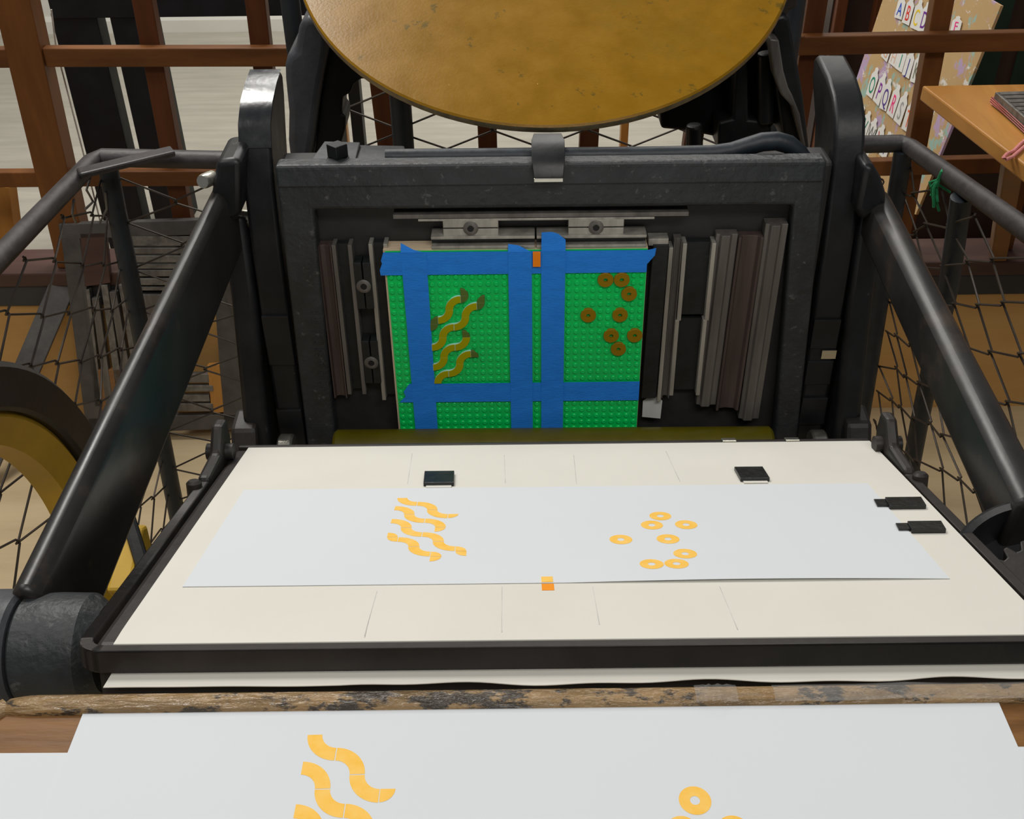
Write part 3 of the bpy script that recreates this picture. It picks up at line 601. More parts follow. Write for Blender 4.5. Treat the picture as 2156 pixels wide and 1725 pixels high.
# ================================================================== papers on the platen
def sheet(fr, a0, a1, b0, b1, th, na=24, nb=10, bend=None, skew=None):
    mb = MB(); vs = []; fs = []
    for k in (0, 1):
        for j in range(nb+1):
            for i in range(na+1):
                a = a0+(a1-a0)*i/na; b = b0+(b1-b0)*j/nb
                if skew: a, b = skew(a, b, i/na, j/nb)
                z = (bend(i/na, j/nb) if bend else 0)
                vs.append(fr(a, b, z+(th if k else 0)))
    M_ = (na+1)*(nb+1)
    for j in range(nb):
        for i in range(na):
            q = j*(na+1)+i; fs.append((M_+q, M_+q+1, M_+q+na+2, M_+q+na+1)); fs.append((q, q+na+1, q+na+2, q+1))
    for i in range(na):
        fs.append((i, i+1, M_+i+1, M_+i)); q = nb*(na+1)+i; fs.append((q, M_+q, M_+q+1, q+1))
    for j in range(nb):
        q = j*(na+1); fs.append((q, M_+q, M_+q+na+1, q+na+1)); q += na; fs.append((q, q+na+1, M_+q+na+1, M_+q))
    mb.add(vs, fs, True); return mb
ty = tag(obj('tympan_sheet', sheet(P, -0.1030, 0.4275, -0.0648, 0.268, 0.0012, 30, 24, bend=lambda i, j: -0.0009*max(0, (0.05-j)/0.05)), TYMP, None), 'large ivory tympan sheet covering the tilted platen', 'paper')
# tail of the sheet under the front bail, with a wavy cut edge
def tail(a, b, i, j): return a, b+(0.0016*math.sin(i*23)+0.0011*math.sin(i*51+1))*(1-j)*(1 if i > 0.25 else 0.2)
obj('sheet_tail', sheet(lambda a, b, c: P(a, b, c), -0.1035, 0.4300, -0.0850, -0.068, 0.0005, 90, 3, bend=lambda i, j: -0.0150-(1-j)*0.0006, skew=tail), TYMP, ty)
for x0, y0, x1, y1 in ((794, 1245, 767, 1340), (1057, 1235, 1056, 1330), (1248, 1235, 1262, 1315), (1515, 1235, 1553, 1325), (1062, 958, 1064, 1018), (1208, 958, 1214, 1020), (1402, 950, 1432, 1015), (868, 955, 858, 1020)):
    p = onpl(x0, y0, T2+PN*0.00125, PN); q = onpl(x1, y1, T2+PN*0.00125, PN); d = (q-p).normalized().cross(PN)*0.00022
    obj('pencil_line', MB().add([p-d, p+d, q+d, q-d], [(0, 1, 2, 3)]), PENC, ty)
def strip_z(i, j): return 0.0013+0.0009*max(0, (0.25-j)/0.25)*(0.25+(1.6*math.sin((i-0.5)/0.5*math.pi) if i > 0.5 else 0))
ps = tag(obj('printed_strip', sheet(P, -0.0835, 0.3945, 0.0035, 0.168, 0.00025, 90, 44, bend=strip_z), PAPER, None), 'long white paper strip printed in yellow, lying on the ivory tympan', 'paper')
def flat2(fr):  # 2D stud coordinates -> printed surface
    return fr
def print_shapes(fr, parent, ink):
    def q_(ctr, a0, r0, r1, k=12):
        return [(ctr[0]+r0*math.cos(math.radians(a0+90*i/k)), ctr[1]-r0*math.sin(math.radians(a0+90*i/k))) for i in range(k+1)]+[(ctr[0]+r1*math.cos(math.radians(a0+90*(k-i)/k)), ctr[1]-r1*math.sin(math.radians(a0+90*(k-i)/k))) for i in range(k+1)]
    for nm, arcs, ends in WAVES:
        mb = MB()
        for t, c, w in arcs:
            a0 = 270 if t == 'a' else 90; k = 12; lo = 1.03; hi = 1.97
            p = [fr(c+r*math.cos(math.radians(a0+1.2+87.6*i/k)), w-r*math.sin(math.radians(a0+1.2+87.6*i/k))) for r in (lo, hi) for i in range(k+1)]
            mb.add(p, [(i, i+1, k+2+i, k+1+i) for i in range(k)])
        for c, a0 in ends:
            k = 8; p = [fr(*c)]+[fr(c[0]+0.96*math.cos(math.radians(a0+90*i/k)), c[1]-0.96*math.sin(math.radians(a0+90*i/k))) for i in range(k+1)]
            # keep a hairline gap to the neighbours
            ce = sum(p, V((0, 0, 0)))/len(p); p = [ce+(x-ce)*0.96 for x in p]
            mb.add(p, [(0, i, i+1) for i in range(1, k+1)])
        obj('printed_wave', mb, ink, parent)
    for c, w, _ in RINGS:
        k = 36; p = [fr(c+r*math.cos(2*math.pi*i/k), w+r*math.sin(2*math.pi*i/k)) for r in (0.30, 0.97) for i in range(k)]
        obj('printed_ring', MB().add(p, [(i, (i+1) % k, k+(i+1) % k, k+i) for i in range(k)]), ink, parent)
print_shapes(lambda c, w: P(c*ST, w*ST, 0.00036+strip_z((c*ST+0.0835)/0.478, (w*ST-0.0035)/0.1645)), ps, INK)
obj('printed_square', MB().box((17.55*ST, 0.0042, 0.0016), (18.45*ST, 0.0115, 0.0021), P), INK, ps)
obj('printed_square', MB().box((17.55*ST, -0.0060, 0.00125), (18.5*ST, 0.0028, 0.00145), P), INKO, ty)
# register gauges stuck to the tympan
def gauge(a0, a1, b0, b1, sk, label, step=0.0):
    fr = lambda a, b, c: P(a+sk*(b1-b)/(b1-b0), b, c)
    o = obj('register_gauge', MB().box((a0, b0, 0.0013), (a1, b1, 0.0046), fr), GAUGE, None, 0.0004)
    if step: obj('gauge_tongue', MB().box((a0-step, b0+0.004, 0.0022), (a0+0.001, b1, 0.0030), fr), GAUGE, o)
    else: obj('gauge_tongue', MB().box((a0+0.002, b0-0.004, 0.0016), (a1-0.002, b0+0.001, 0.0022), fr), TYMP, o)
    return tag(o, label, 'register gauge', 'black gauge blocks on the tympan')
gauge(0.053, 0.0765, 0.1718, 0.1975, 0.001, 'black square gauge block at the back left, above the printed waves')
gauge(0.2985, 0.321, 0.1742, 0.1995, 0.0, 'black square gauge block at the back right of the tympan')
gauge(0.396, 0.4225, 0.1160, 0.1323, -0.002, 'upper black oblong gauge block at the right end of the strip', 0.008)
gauge(0.397, 0.4205, 0.0732, 0.0878, -0.002, 'lower black oblong gauge block at the right end of the strip', 0.008)

# ================================================================== feed board in front
FB = thing('feed_board', (0.02, 0.2, 0.955), 'brown varnished wooden feed board with a raised worn back lip', 'board')
obj('board_panel', MB().box((-0.278, 0.0, 0.962), (0.335, 0.368, 0.985)), WOODF, FB, 0.003)
q = []
for i in range(10):
    t = math.pi*i/9; q.append((0.3708+0.0062*math.cos(t), 0.9855+0.0045*math.sin(t)))
q = [(0.377, 0.962)]+q+[(0.3646, 0.962)]
xs_ = [-0.272, -0.266]+[-0.255+0.0595*i for i in range(11)]
mb = MB(); prev = None; rows = []
for i, x in enumerate(xs_):
    sc_ = 0.55 if i == 0 else (0.85 if i == 1 else 1.0)
    rows.append([V((x, y if sc_ == 1 else 0.368+(y-0.368)*sc_, 0.962+(z-0.962)*(1 if sc_ == 1 else sc_**0.3))) for y, z in q])
m = len(q); vs = [v for r in rows for v in r]; fs = [tuple(range(m)), tuple(range((len(rows)-1)*m, len(rows)*m))[::-1]]
for i in range(len(rows)-1):
    for k in range(m): fs.append((i*m+k, i*m+(k+1) % m, (i+1)*m+(k+1) % m, (i+1)*m+k))
mb.add(vs, fs, True); obj('back_lip', mb, WOODL, FB)
# left corner moulding, dark
obj('corner_moulding', MB().tube([V((-0.268, 0.371, 0.983)), V((-0.2755, 0.363, 0.984)), V((-0.279, 0.352, 0.985)), V((-0.280, 0.05, 0.985))], 0.006, 12), WOODL, FB)
ct = thing('clear_tape', (0.12, 0.372, 0.99), 'crumpled clear tape stuck on the wooden back lip', 'tape')
mb = MB(); n_ = 14; vs = []; random.seed(3)
for i in range(n_+1):
    x = 0.094+0.022*i/n_
    for j in range(6):
        t = 0.25+2.2*j/5; vs.append(V((x, 0.3708+0.0070*math.cos(t), 0.9857+(0.0052+0.0026*random.random()*math.sin(math.pi*i/n_))*math.sin(t))))
mb.add(vs, [(i*6+j, i*6+j+1, (i+1)*6+j+1, (i+1)*6+j) for i in range(n_) for j in range(5)], True); obj('crumple', mb, CLEAR, ct)
mb = MB(); vs = []
for i in range(17):
    x = 0.135+0.14*i/16
    for j in range(6):
        t = 0.2+2.3*j/5; vs.append(V((x, 0.3708+0.0066*math.cos(t), 0.9857+(0.0049+0.0008*random.random()+0.002*max(0, 1-abs(i-8)/3))*math.sin(t))))
mb.add(vs, [(i*6+j, i*6+j+1, (i+1)*6+j+1, (i+1)*6+j) for i in range(16) for j in range(5)], True); obj('long_strip', mb, CLEAR, ct)
for x_ in (-0.16, 0.20):
    obj('board_bracket', MB().prism([V((x_-0.012, 0.04, 0.962)), V((x_-0.012, 0.34, 0.962)), V((x_-0.012, 0.34, 0.84)), V((x_-0.012, 0.31, 0.82)), V((x_-0.012, 0.28, 0.84)), V((x_-0.012, 0.04, 0.94))][::-1], [V((x_+0.012, 0.04, 0.962)), V((x_+0.012, 0.34, 0.962)), V((x_+0.012, 0.34, 0.84)), V((x_+0.012, 0.31, 0.82)), V((x_+0.012, 0.28, 0.84)), V((x_+0.012, 0.04, 0.94))][::-1]), IRON, FB, 0.003)
us = tag(obj('blank_sheet', sheet(lambda x, y, z: V((x, y, z)), -0.276, 0.318, 0.005, 0.3375, 0.0004, 12, 8, bend=lambda i, j: 0.9853, skew=lambda a, b, i, j: (a, b+0.004*(1-i))), PAPER, None), 'blank white sheet under the printed one on the wooden feed board', 'paper')
FA = math.radians(-0.3)
fp = tag(obj('printed_sheet', sheet(lambda x, y, z: V((x, y, z)), -0.2255, 0.2518, 0.030, 0.3655, 0.0003, 30, 16, bend=lambda i, j: 0.9859, skew=lambda a, b, i, j: (a-0.004*(1-j), b+0.0010*(0.5-i))), PAPER, None), 'large white sheet printed with yellow waves and rings, nearest the viewer', 'paper')
print_shapes(lambda c, w: V((0.0856+(c-28.5)*ST+(w-13.5)*ST*0.0, 0.3093+(w-13.5)*ST-(c-28.5)*ST*0.004, 0.98630)), fp, INK)

# ================================================================== guards with chain-link mesh
def chain(p00, p10, p01, p11, pitch, r=0.0014, sag=0.0, seed=1, jit=0.004):
    """zigzag wires between the quad p00 (top left) p10 (top right) p01 (bottom left) p11"""
    rnd = random.Random(seed); p00, p10, p01, p11 = map(V, (p00, p10, p01, p11))
    wd = ((p10-p00).length+(p11-p01).length)/2; ht = ((p01-p00).length+(p11-p10).length)/2
    nu = max(2, round(wd/pitch)); nv = max(2, round(ht/(pitch*0.5)))
    nrm = (p10-p00).cross(p01-p00).normalized(); mb = MB()
    jt = {}
    def pt(s, t): return p00.lerp(p10, s).lerp(p01.lerp(p11, s), t)
    def J(i, j):
        if (i, j) not in jt: jt[(i, j)] = V((rnd.uniform(-jit, jit), rnd.uniform(-jit, jit), rnd.uniform(-jit, jit)))
        return jt[(i, j)]
    for w in range(nu):
        pts = []
        for j in range(nv+1):
            k = w+((j+w) % 2)   # touches the neighbouring wire at odd/even rows
            s = k/nu; t = j/nv; b = sag*math.sin(math.pi*min(1, max(0, s)))*math.sin(math.pi*t)
            side = -1 if ((j+w) % 2) else 1
            c = pt(min(1, s), t)+nrm*b+J(k, j)
            dz = (p01-p00).normalized()*(r*1.6); du = (p10-p00).normalized()*(r*1.4*(1 if (j+w) % 2 else -1))
            pts += [c-dz-nrm*(r*1.3)*side+du*0.3, c+du*0.8, c+dz+nrm*(r*1.3)*side+du*0.3]
        mb.tube(pts, r, 5, False)
    return mb
RG = 0.0145
# left guard
L0 = atX(200, 332, -0.65); L1 = atX(0, 542, -0.65); Ld = (L1-L0); L2 = L0+Ld*2.6; Lb = atY(505, 338, L0.y)
gl = thing('left_guard', (L0.x, L0.y, 0), 'pipe and chain-link guard on the left side of the press', 'guard')
obj('top_rail', MB().tube([L2, L1, L0+V((0, -0.02, 0)), L0+V((0.012, 0, 0.0)), Lb], RG, 16), PIPER, gl)
foot = atZ(383, 1135, 0.0)
pL = V((L0.x+0.03, L0.y, L0.z)); pL = atY(226, 345, L0.y)
obj('post', MB().tube([pL, foot], 0.0155, 14), PIPE, gl)
foot2 = V((L2.x, L2.y, 0)); obj('post', MB().tube([L2, foot2], 0.0155, 14), PIPE, gl)
obj('chain_link', chain(L0+V((0, 0, -0.03)), L2+V((0, 0, -0.03)), V((foot.x, foot.y, 0.05)), V((L2.x, L2.y, 0.05)), 0.078, 0.0017, 0.02, 5, 0.006), WIRE, gl)
obj('chain_link', chain(L0+V((0.03, 0, -0.03)), Lb+V((0.05, 0, -0.03)), V((foot.x+0.01, foot.y, 0.05)), V((Lb.x+0.05, L0.y-0.05, 0.05)), 0.078, 0.0017, 0.01, 8, 0.005), WIRE, gl)
mb = MB(); mb.bar(atX(165, 366, -0.64), atY(365, 318, L0.y-0.03), 0.026, 0.010); obj('brace_strip', mb, PIPER, gl, 0.003)
for w1 in ([atX(190, 375, -0.655), atX(182, 400, -0.66), atX(196, 425, -0.66), atX(180, 440, -0.655)], [atX(155, 420, -0.65), atX(152, 450, -0.65), atX(160, 470, -0.652)], [atY(222, 405, 1.6), atY(225, 440, 1.6), atY(210, 470, 1.6)]):
    obj('wire_tie', MB().tube(w1, 0.002, 6), STEELD, gl)
# right guard
R0 = atX(1912, 302, 0.66); R1 = atX(2156, 482, 0.66); R2 = R0+(R1-R0)*2.4; Rb = atY(1780, 305, R0.y)
gr = thing('right_guard', (R0.x, R0.y, 0), 'pipe and chain-link guard on the right side of the press', 'guard')
obj('top_rail', MB().tube([R2, R1, R0+V((0, -0.02, 0)), R0+V((-0.012, 0, 0)), Rb], RG, 16), PIPER, gr)
f1 = atZ(1793, 1015, 0.0); p1 = atY(1902, 318, R0.y-0.01); obj('post', MB().tube([p1, f1], 0.0155, 14), PIPE, gr)
p2 = atX(2024, 415, 0.655); f2 = atZ(1893, 1120, 0.0); pm2 = atX(2003, 505, 0.655).lerp(p2.lerp(f2, 0.16), 0.5); obj('post', MB().tube([p2, p2.lerp(f2, 0.2)+V((0.006, 0, 0)), p2.lerp(f2, 0.6), f2], 0.0155, 14), PIPE, gr)
f3 = V((R2.x, R2.y, 0)); obj('post', MB().tube([R2, f3], 0.0155, 14), PIPE, gr)
obj('chain_link', chain(R0+V((0, 0, -0.03)), R2+V((0, 0, -0.03)), V((f1.x+0.03, f1.y, 0.05)), V((R2.x, R2.y, 0.05)), 0.078, 0.0017, -0.02, 15, 0.006), WIRE, gr)
obj('chain_link', chain(Rb+V((-0.1, 0, -0.03)), R0+V((-0.03, 0, -0.03)), V((Rb.x-0.12, f1.y, 0.05)), V((f1.x, f1.y, 0.05)), 0.078, 0.0017, 0.0, 18, 0.005), WIRE, gr)
# green twine knot on the right rail
kn = atX(1975, 375, 0.645); kt = thing('green_twine', kn+V((0, 0, -0.05)), 'short knot of green twine tied on the right guard rail', 'twine')
mb = MB(); t_ = [atX(1990, 352, 0.660)+V((0, 0, 0.004)), atX(1982, 364, 0.646), atX(1976, 378, 0.645), atX(1973, 392, 0.648)]; mb.tube(t_, 0.0028, 8)
for i in range(7):
    rnd = random.Random(i); mb.tube([t_[2], t_[3]+V((rnd.uniform(-.012, .004), rnd.uniform(-.01, .01), rnd.uniform(-.004, .006))), t_[3]+V((rnd.uniform(-.006, .026), rnd.uniform(-.01, .01), rnd.uniform(-.045, -.01)))], 0.0022, 6)
obj('twine_knot', mb, GTW, kt)
# rear guard: taller mesh panel between two posts behind the press
YR = 1.66
gb = thing('rear_guard', (0.02, YR, 0), 'tall pipe framed chain-link panel behind the ink disc', 'guard')
def vpost(px, py, ztop, r=0.0155):
    p = atY(px, py, YR); return MB().tube([V((p.x, YR, 0)), V((p.x, YR, ztop))], r, 14), p.x
for px, py, r in ((618, 60, 0.0145), (846, 255, 0.017), (1640, 255, 0.015)):
    m_, x_ = vpost(px, py, 1.30, r); obj('post', m_, PIPE, gb)
xa = atY(625, 150, YR).x; xb = atY(1640, 150, YR).x
obj('top_rail', MB().tube([V((xa, YR, 1.30)), V((xb, YR, 1.30))], RG, 14), PIPE, gb)
obj('chain_link', chain((xa, YR, 1.29), (xb, YR, 1.29), (xa, YR, 0.3), (xb, YR, 0.3), 0.0745, 0.0017, 0.0, 21, 0.002), WIRE, gb)

# ================================================================== fence, and what stands round it
YF = 1.99
fe = thing('lattice_fence', (0.0, YF, 0.3705), 'red-brown wooden lattice fence behind the press', 'fence')
def fpost(px0, px1, y1, w, d, mt, dy=0.0, top=1.12):
    a = atY(px0, 0, YF); b = atY(px1, y1, YF); t0 = (0.3705-a.z)/(b.z-a.z); lo = a.lerp(b, t0); t1 = (top-a.z)/(b.z-a.z); hi = a.lerp(b, t1)
    lo.y = hi.y = YF+dy; return obj('post', MB().bar(lo, hi, w, d, up=V((0, 1, 0))), mt, fe, 0.002)
fpost(40, 132, 403, 0.064, 0.050, POSTM, -0.008)
for a, b, y in ((-1020, -780, 403), (-755, -560, 403), (-490, -340, 403), (-225, -105, 403), (299, 373, 403), (537, 572, 300), (778, 808, 250), (1016, 1026, 285), (1256, 1241, 285), (1500, 1460, 300), (1722, 1690, 200), (1988, 1921, 370), (2240, 2150, 370), (2490, 2385, 370), (2740, 2615, 370), (3000, 2850, 370), (3260, 3085, 370)):
    fpost(a, b, y, 0.036, 0.030, FENCE if a < 1800 else POSTM, 0.012)
for y0, y1, dy, mt in ((118, 117, -0.014, FENCER), (372, 372, -0.014, FENCER)):
    pass
def frail(pts, h, mt, dy=-0.016, d=0.022):
    a = atY(*pts[0], YF+dy); b = atY(*pts[1], YF+dy); return obj('rail', MB().bar(a, b, d, h), mt, fe, 0.002)
frail(((97, 118), (640, 117)), 0.034, FENCER); frail(((-1200, 134), (75, 119)), 0.034, FENCER); frail(((640, 117), (1690, 92)), 0.034, FENCER); frail(((1660, 94), (3600, 56)), 0.034, FENCER)
frail(((150, 373), (620, 371)), 0.031, FENCER); frail(((-1200, 386), (95, 374)), 0.031, POSTM); frail(((620, 371), (1830, 350)), 0.031, FENCER); frail(((1800, 352), (3600, 307)), 0.031, POSTM)
# pale cord hanging behind the thick post
tag(obj('hanging_cord', MB().tube([atY(108, 20, 2.06), atY(118, 100, 2.06), atY(180, 340, 2.06), atY(212, 470, 2.06), atY(216, 500, 2.06)], 0.0016, 6), CORD, None), 'thin pale cord hanging beside the thick left fence post', 'cord')
# black table behind the fence at the left
YT = 2.5
bt = thing('black_table', (atY(330, 60, YT).x, YT+0.1, 0), 'black table standing behind the fence at the left', 'table')
xl = atY(105, 20, YT).x; xr = atY(720, 20, YT).x; zb = atY(400, 36, YT).z
obj('apron', MB().box((xl, YT, zb), (xr, YT+0.5, zb+0.16)), BLACKT, bt, 0.002)
def vleg(x0, x1, y):
    a = atY(x0, y, YT+0.03).x; b = atY(x1, y, YT+0.03).x; return a, b
for x0, x1, y in ((118, 213, 40), (240, 300, 40)):
    a, b = vleg(x0, x1, y); obj('leg', MB().box((a, YT+0.004, 0), (b, YT+0.06, zb+0.01)), BLACKT, bt, 0.002)
a, b = vleg(660, 690, 40); obj('leg', MB().box((a, YT+0.44, 0), (b, YT+0.49, zb+0.01)), BLACKT, bt, 0.002)
obj('back_panel', MB().box((xl, YT+0.44, 0.0), (xl+0.09, YT+0.49, zb+0.01)), BLACKT, bt, 0.002)
# orange wooden stand half seen at the left edge
ws = thing('wooden_stand', (-1.05, 2.2, 0), 'orange-brown wooden stand at the left edge behind the fence', 'stand')
a0 = atY(4, 385, 2.18); b0 = atY(28, 560, 2.18); mb = MB(); d_ = (b0-a0); top_ = a0-d_*0.02; bot_ = a0+d_*((0-a0.z)/d_.z); mb.bar(top_, bot_, 0.045, 0.045, up=V((0, 1, 0))); obj('leg', mb, TABLEM, ws, 0.003)
obj('seat', MB().box((top_.x-0.5, 2.16, top_.z-0.03), (top_.x-0.16, 2.4, top_.z)), TABLEM, ws, 0.004)
mb = MB(); mb.bar(V((top_.x-0.3, 2.18, top_.z)), V((top_.x-0.32, 2.18, 0)), 0.045, 0.045, up=V((0, 1, 0))); obj('leg', mb, TABLEM, ws, 0.003)
# trestle whose legs show under the disc
tr_ = thing('wooden_trestle', (0.05, 2.45, 0), 'light orange wooden trestle far behind the ink disc', 'trestle')
for px, py in ((722, 260), (1314, 285)):
    p = atY(px, py, 2.45); obj('leg', MB().box((p.x-0.009, 2.44, 0), (p.x+0.009, 2.47, 1.0)), TABLEM, tr_, 0.002)
obj('crossbar', MB().box((atY(700, 250, 2.45).x, 2.435, 0.97), (atY(1340, 280, 2.45).x, 2.475, 1.01)), TABLEM, tr_, 0.002)
# added box right of the disc, far back, standing in for bluish floor reflection
pb = thing('floor_sheen_box', (atY(1690, 120, 3.4).x, 3.55, 0), 'added pale blue box imitating floor reflection between the press and the right fence', 'box')
xx = atY(1690, 120, 3.4).x; zt = atY(1690, 62, 3.4).z
obj('box_body', MB().box((xx-0.25, 3.55, 0), (xx+0.01, 3.7, zt)), PALEB, pb, 0.004); obj('box_lid', MB().box((xx-0.26, 3.54, zt), (xx+0.02, 3.71, zt+0.02)), WALLM, pb, 0.003)
# dark cupboard at the right rear
cb = thing('slatted_cupboard', (1.6, 3.3, 0), 'dark maroon wooden cupboard with slats behind the right fence', 'cupboard')
YC = 3.12; xc0 = atY(1745, 100, YC).x
obj('carcass', MB().box((xc0, YC+0.03, 0.10), (xc0+1.25, YC+0.4, 1.25)), CUPB, cb)
for i in range(12):
    x = xc0+0.005+0.108*i; obj('slat', MB().box((x, YC, 0.0), (x+0.030, YC+0.03, 1.25)), FENCE, cb, 0.002)
YK = 2.72; kc = thing('dark_cabinet', (1.55, YK+0.12, 0), 'very dark maroon low cabinet under and behind the oak table', 'cabinet')
obj('cabinet_body', MB().box((1.05, YK, 0.0), (2.2, YK+0.25, 0.92)), CUPB, kc, 0.003)
for x in (1.10, 1.36, 1.62, 1.88): obj('stile', MB().box((x-0.014, YK-0.016, 0.0), (x+0.014, YK, 0.92)), FENCE, kc, 0.002)
obj('green_panel', MB().box((atY(2046, 120, YK).x, YK-0.008, 0.40), (atY(2104, 120, YK).x, YK, 0.80)), GCL, kc)
obj('green_panel', MB().box((atY(2140, 120, YK).x, YK-0.008, 0.40), (atY(2230, 120, YK).x, YK, 0.80)), GCL, kc)
# kraft display board with rows of lettered tags, standing behind the fence and facing left
PD = atY(1857, 119, 2.58); DV1 = V((0.10, -0.995, 0)).normalized(); DV2 = V((math.sin(math.radians(7)), 0, math.cos(math.radians(7)))); DN = DV1.cross(DV2).normalized()
if DN.x > 0: DN = -DN
def dl(px, py): return onpl(px, py, PD, DN)
TLq, TRq, BRq, BLq = dl(1895, -110), dl(2107, 12), dl(1928, 452), dl(1735, 370)
db = thing('display_board', ((TLq.x+BRq.x)/2, (TLq.y+BRq.y)/2, min(BRq.z, BLq.z)), 'kraft coloured display board with rows of white tags behind the right fence', 'display board')
mb = MB(); mb.prism([TLq, TRq, BRq, BLq], [p-DN*0.006 for p in (TLq, TRq, BRq, BLq)]); bd_ = obj('board_panel', mb, KRAFT, db)
obj('prop', MB().bar(BRq.lerp(BLq, 0.5)-DN*0.02+V((0, 0, 0.1)), V(((BRq.x+BLq.x)/2+0.12, (BRq.y+BLq.y)/2, 0.0)), 0.02, 0.02), TABLEM, db)
def Z0(x, y): return 1780+x/5.734, y/5.734
tags = [  # bottom centre, top centre (zoomed px), letter, colour
    ((650, 225), (720, -60), 'A', (40, 80, 190)), ((740, 290), (830, -40), 'B', (220, 60, 50)), ((840, 350), (935, -5), 'C', (230, 200, 50)), ((930, 390), (1030, 20), 'D', (120, 60, 150)), ((1335, 400), (1385, 195), 'F', (240, 60, 140)),
    ((480, 715), (560, 480), 'G', (220, 180, 150)), ((575, 785), (650, 540), 'H', (225, 190, 170)), ((655, 850), (740, 560), 'I', (50, 150, 130)), ((740, 925), (835, 600), 'J', (60, 60, 140)), ((840, 1000), (930, 640), 'K', (130, 130, 110)),
    ((300, 1165), (405, 815), 'O', (40, 140, 110)), ((380, 1245), (500, 885), 'P', (130, 50, 150)), ((465, 1325), (560, 950), 'Q', (90, 70, 140)), ((550, 1400), (670, 1025), 'R', (235, 60, 130)), ((635, 1485), (760, 1105), 'S', (160, 160, 160)), ((735, 1580), (840, 1215), 'T', (230, 110, 70)),
    ((160, 1560), (240, 1285), 'U', (40, 140, 110)), ((215, 1640), (315, 1345), 'V', (60, 140, 110)), ((290, 1720), (390, 1430), 'W', (120, 120, 120)), ((370, 1800), (485, 1510), 'X', (190, 60, 60)), ((460, 1900), (560, 1590), 'Y', (90, 90, 150))]
tagmats = {}
for (bx, by), (tx, ty_), ch_, colr in tags:
    b_ = dl(*Z0(bx, by)); t_ = dl(*Z0(tx, ty_)); L_ = t_-b_; up_ = L_.normalized(); sd = DN.cross(up_).normalized()
    if sd.dot(DV1) < 0: sd = -sd
    b_ = b_+DN*0.003; hw_ = 0.0190; ln = L_.length
    shape = [(-hw_, 0), (hw_, 0), (hw_, ln*0.70), (hw_*0.45, ln*0.84), (hw_*0.45, ln*0.95), (0, ln), (-hw_*0.45, ln*0.95), (-hw_*0.45, ln*0.84), (-hw_, ln*0.70)]
    mb = MB(); mb.prism([b_+sd*x+up_*y for x, y in shape], [b_+sd*x+up_*y+DN*0.0008 for x, y in shape])
    tg = obj('paper_tag', mb, TAGM, bd_)
    if colr not in tagmats: tagmats[colr] = mat('tag_ink', hexc(*colr), 0.8, 0, 0.2, 0.05)
    vs, fs = text_mesh(ch_, 0.037, 0.0002)
    ls = ln*0.55/0.026
    tg2 = MB().add([b_+sd*(p.x*0.95)+up_*(ln*0.36+p.y*ls)+DN*(0.0011+p.z) for p in vs], fs)
    obj('tag_letter', tg2, tagmats[colr], bd_, fix=False)
# oak table at the right with the tied forme on it
ZT = 0.762
tb = thing('oak_table', (1.15, 1.6, 0), 'orange oak table at the right edge of the photo', 'table')
A_ = atZ(1942, 180, ZT); B_ = atZ(2165, 352, ZT); dT = (B_-A_).normalized(); C_ = A_+dT*0.43
xr_ = 0.85
top_q = [A_, C_, C_+V((xr_, 0.0, 0)), A_+V((xr_, 0.01, 0))]
mb = MB(); mb.prism(top_q, [p-V((0, 0, 0.026)) for p in top_q]); tt = obj('table_top', mb, TABLEM, tb, 0.003)
for p in tt.data.polygons:
    pass
t0_ = atY(2122, 372, 1.62); b0_ = atY(2098, 545, 1.965)
for dx in (0.0, 0.62):
    obj('brace', MB().bar(V((t0_.x+dx, t0_.y, ZT-0.022)), V((b0_.x+dx, b0_.y, 0.371)), 0.034, 0.03, up=V((1, 0, 0))), TABLEE, tb, 0.003)
for lx in (A_.x+0.36, A_.x+xr_-0.05):
    obj('leg', MB().bar(V((lx, 1.968, 0.3705)), V((lx, 1.90, ZT-0.022)), 0.032, 0.032, up=V((0, 1, 0))), TABLEE, tb, 0.003)
# the forme: block of type tied round with pink twine
f0 = atZ(2088, 222, ZT); f1_ = atZ(2175, 300, ZT); dd = (f1_-f0); dd.z = 0; dd.normalize(); ee = V((-dd.y, dd.x, 0))
if ee.x < 0: ee = -ee
tf = thing('type_forme', f0, 'grey block of metal type tied with pink twine on the oak table', 'type forme')
fr = lambda x, y, z: f0+dd*x+ee*y+V((0, 0, z))
obj('type_block', MB().box((0.0, 0.0, 0.0005), (0.16, 0.22, 0.023), fr), TYPE, tf, 0.001)
mb = MB()
for i in range(9): mb.box((0.004+0.017*i, 0.004, 0.0225), (0.016+0.017*i, 0.216, 0.0245), fr)
obj('type_lines', mb, STEELD, tf)
mb = MB()
for z in (0.005, 0.0085, 0.012): mb.tube([fr(-0.001, 0.221, z), fr(-0.002, -0.002, z), fr(0.162, -0.002, z), fr(0.162, 0.222, z), fr(-0.001, 0.221, z)], 0.0021, 8)
obj('twine_wrap', mb, PINK, tf)
mb = MB(); lp = [(2160, 306), (2146, 318), (2132, 330), (2118, 336), (2113, 332), (2120, 324), (2134, 318), (2150, 302), (2165, 290)]
mb.tube([atZ(x, y, ZT+0.003+0.001*math.sin(i)) for i, (x, y) in enumerate(lp)], 0.0028, 8); tag(obj('twine_end', mb, PINK, None), 'loose twisted end of pink twine hanging at the table edge', 'twine')
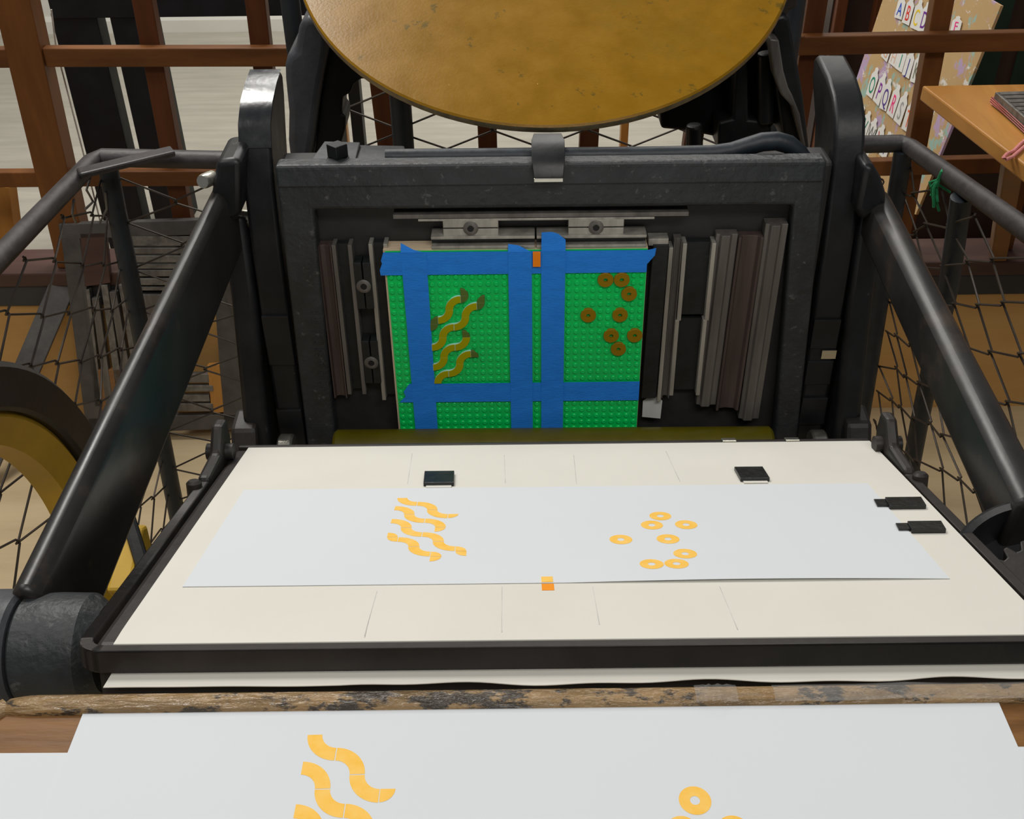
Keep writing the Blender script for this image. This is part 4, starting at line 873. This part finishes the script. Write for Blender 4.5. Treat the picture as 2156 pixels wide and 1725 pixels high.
# tool shapes hanging on the far side, on the laminate under the table: a stool with turned legs
# ================================================================== old chases leaning against the low ledge at the left
def lean(px, py, d=0.0):
    """point on the leaning plane: foot on the floor at Y 1.87, top against the fence"""
    p0 = V((0, 1.860+d, 0)); n = V((0, -math.cos(math.radians(11)), math.sin(math.radians(11)))); return onpl(px, py, p0, n)
LN = V((0, -math.cos(math.radians(11)), math.sin(math.radians(11))))
def slab(q, th, mt, parent, bev=0.002):
    a = [lean(*p) for p in q]; return obj('x', MB().prism(a, [p-LN*th for p in a]), mt, parent, bev)
oc = thing('old_chase', lean(350, 912), 'tall grey iron chase full of metal spacers leaning at the left', 'chase')
bars = [((122, 472), (432, 462), (437, 494), (128, 505)), ((128, 500), (168, 500), (222, 905), (182, 912)), ((440, 480), (478, 480), (516, 900), (472, 905)), ((184, 880), (500, 872), (516, 903), (188, 914))]
vsq = MB()
for q in bars:
    a = [lean(*p) for p in q]; vsq.prism(a, [p-LN*0.018 for p in a])
obj('chase_frame', vsq, OLDCH, oc, 0.002)
def piece(name, q, mt, label, th=0.015, off=0.0, grp='spacers in the leaning old chase'):
    a = [lean(*p)+LN*off for p in q]; o = obj(name, MB().prism(a, [p-LN*th for p in a]), mt, None, 0.001); return tag(o, label, 'spacer', grp)
strips = [((172, 610), (188, 610), (216, 855), (200, 857)), ((193, 628), (208, 628), (238, 850), (223, 852)), ((212, 600), (226, 600), (262, 845), (247, 847)), ((230, 615), (245, 615), (284, 840), (268, 842)), ((249, 600), (262, 600), (306, 840), (290, 842)), ((266, 622), (280, 620), (328, 835), (312, 838))]
wd = ['leftmost upright metal spacer in the leaning chase', 'second upright metal spacer from the left in the leaning chase', 'third upright metal spacer from the left in the leaning chase', 'fourth upright metal spacer from the left in the leaning chase', 'fifth upright metal spacer from the left in the leaning chase', 'rightmost upright metal spacer in the lower left of the leaning chase']
for i, (q, lb) in enumerate(zip(strips, wd)): piece('upright_spacer', q, STEELD if i % 2 else TYPE, lb, off=0.001*(i % 2))
hz = [(498, 518), (522, 534), (538, 552), (556, 566), (569, 582), (586, 600), (604, 612), (620, 690)]
hl = ['topmost', 'second', 'third', 'fourth', 'fifth', 'sixth', 'seventh', 'lowest, deepest']
for i, ((y0, y1), w_) in enumerate(zip(hz, hl)):
    x0 = 268+(y0-498)*0.16; x1 = 398+(y0-498)*0.12 if i != 7 else 405
    piece('flat_spacer', ((x0, y0), (x1, y0), (x1+2, y1), (x0+3, y1)), (TYPE, STEELD, TYPE)[i % 3], f'{w_} horizontal metal spacer at the top of the leaning chase', off=0.001*(i % 3))
for i, (y0, y1) in enumerate(((788, 806), (812, 824), (832, 846), (850, 866))):
    piece('flat_spacer', ((368, y0), (440+(i % 2)*8, y0), (442+(i % 2)*8, y1), (370, y1)), (STEELD, TYPE, TYPE, STEELD)[i], ('topmost', 'second', 'third', 'lowest')[i]+' horizontal metal spacer at the bottom right of the leaning chase', off=0.001*(i % 2))
piece('wood_block', ((197, 780), (252, 778), (262, 860), (210, 866)), TABLEE, 'brown wooden block low in the left part of the leaning chase')
piece('wood_block', ((436, 770), (462, 768), (472, 868), (446, 872)), TABLEM, 'orange wooden block low in the right part of the leaning chase')
piece('dark_block', ((168, 492), (222, 490), (232, 596), (178, 604)), CAPM, 'dark reddish wood block at the upper left of the leaning chase')
# second chase leaning behind, and a loose bar
sb = thing('iron_bar', atY(60, 800, 1.90), 'dark grey iron bar leaning on the ledge left of the old chase', 'iron bar')
a = atY(122, 625, 1.935); b = atY(52, 790, 1.84); b = b+(b-a)*((0-b.z)/(b.z-a.z)); mb = MB(); mb.bar(a+(a-b)*0.08, b, 0.05, 0.012, up=V((0, 1, 0))); obj('bar', mb, OLDCH, sb, 0.002)
c2 = thing('dark_chase', atY(545, 880, 1.90), 'dark iron chase leaning between the old chase and the press', 'chase')
mb = MB()
for (x0, y0), (x1, y1), w_ in (((478, 585), (560, 780), 0.034), ((478, 600), (556, 560), 0.034), ((552, 570), (640, 760), 0.034)):
    mb.bar(atY(x0, y0, 1.925), atY(x1, y1, 1.905), w_, 0.014, up=V((0, 1, 0)))
obj('chase_frame', mb, OLDCH, c2, 0.002)
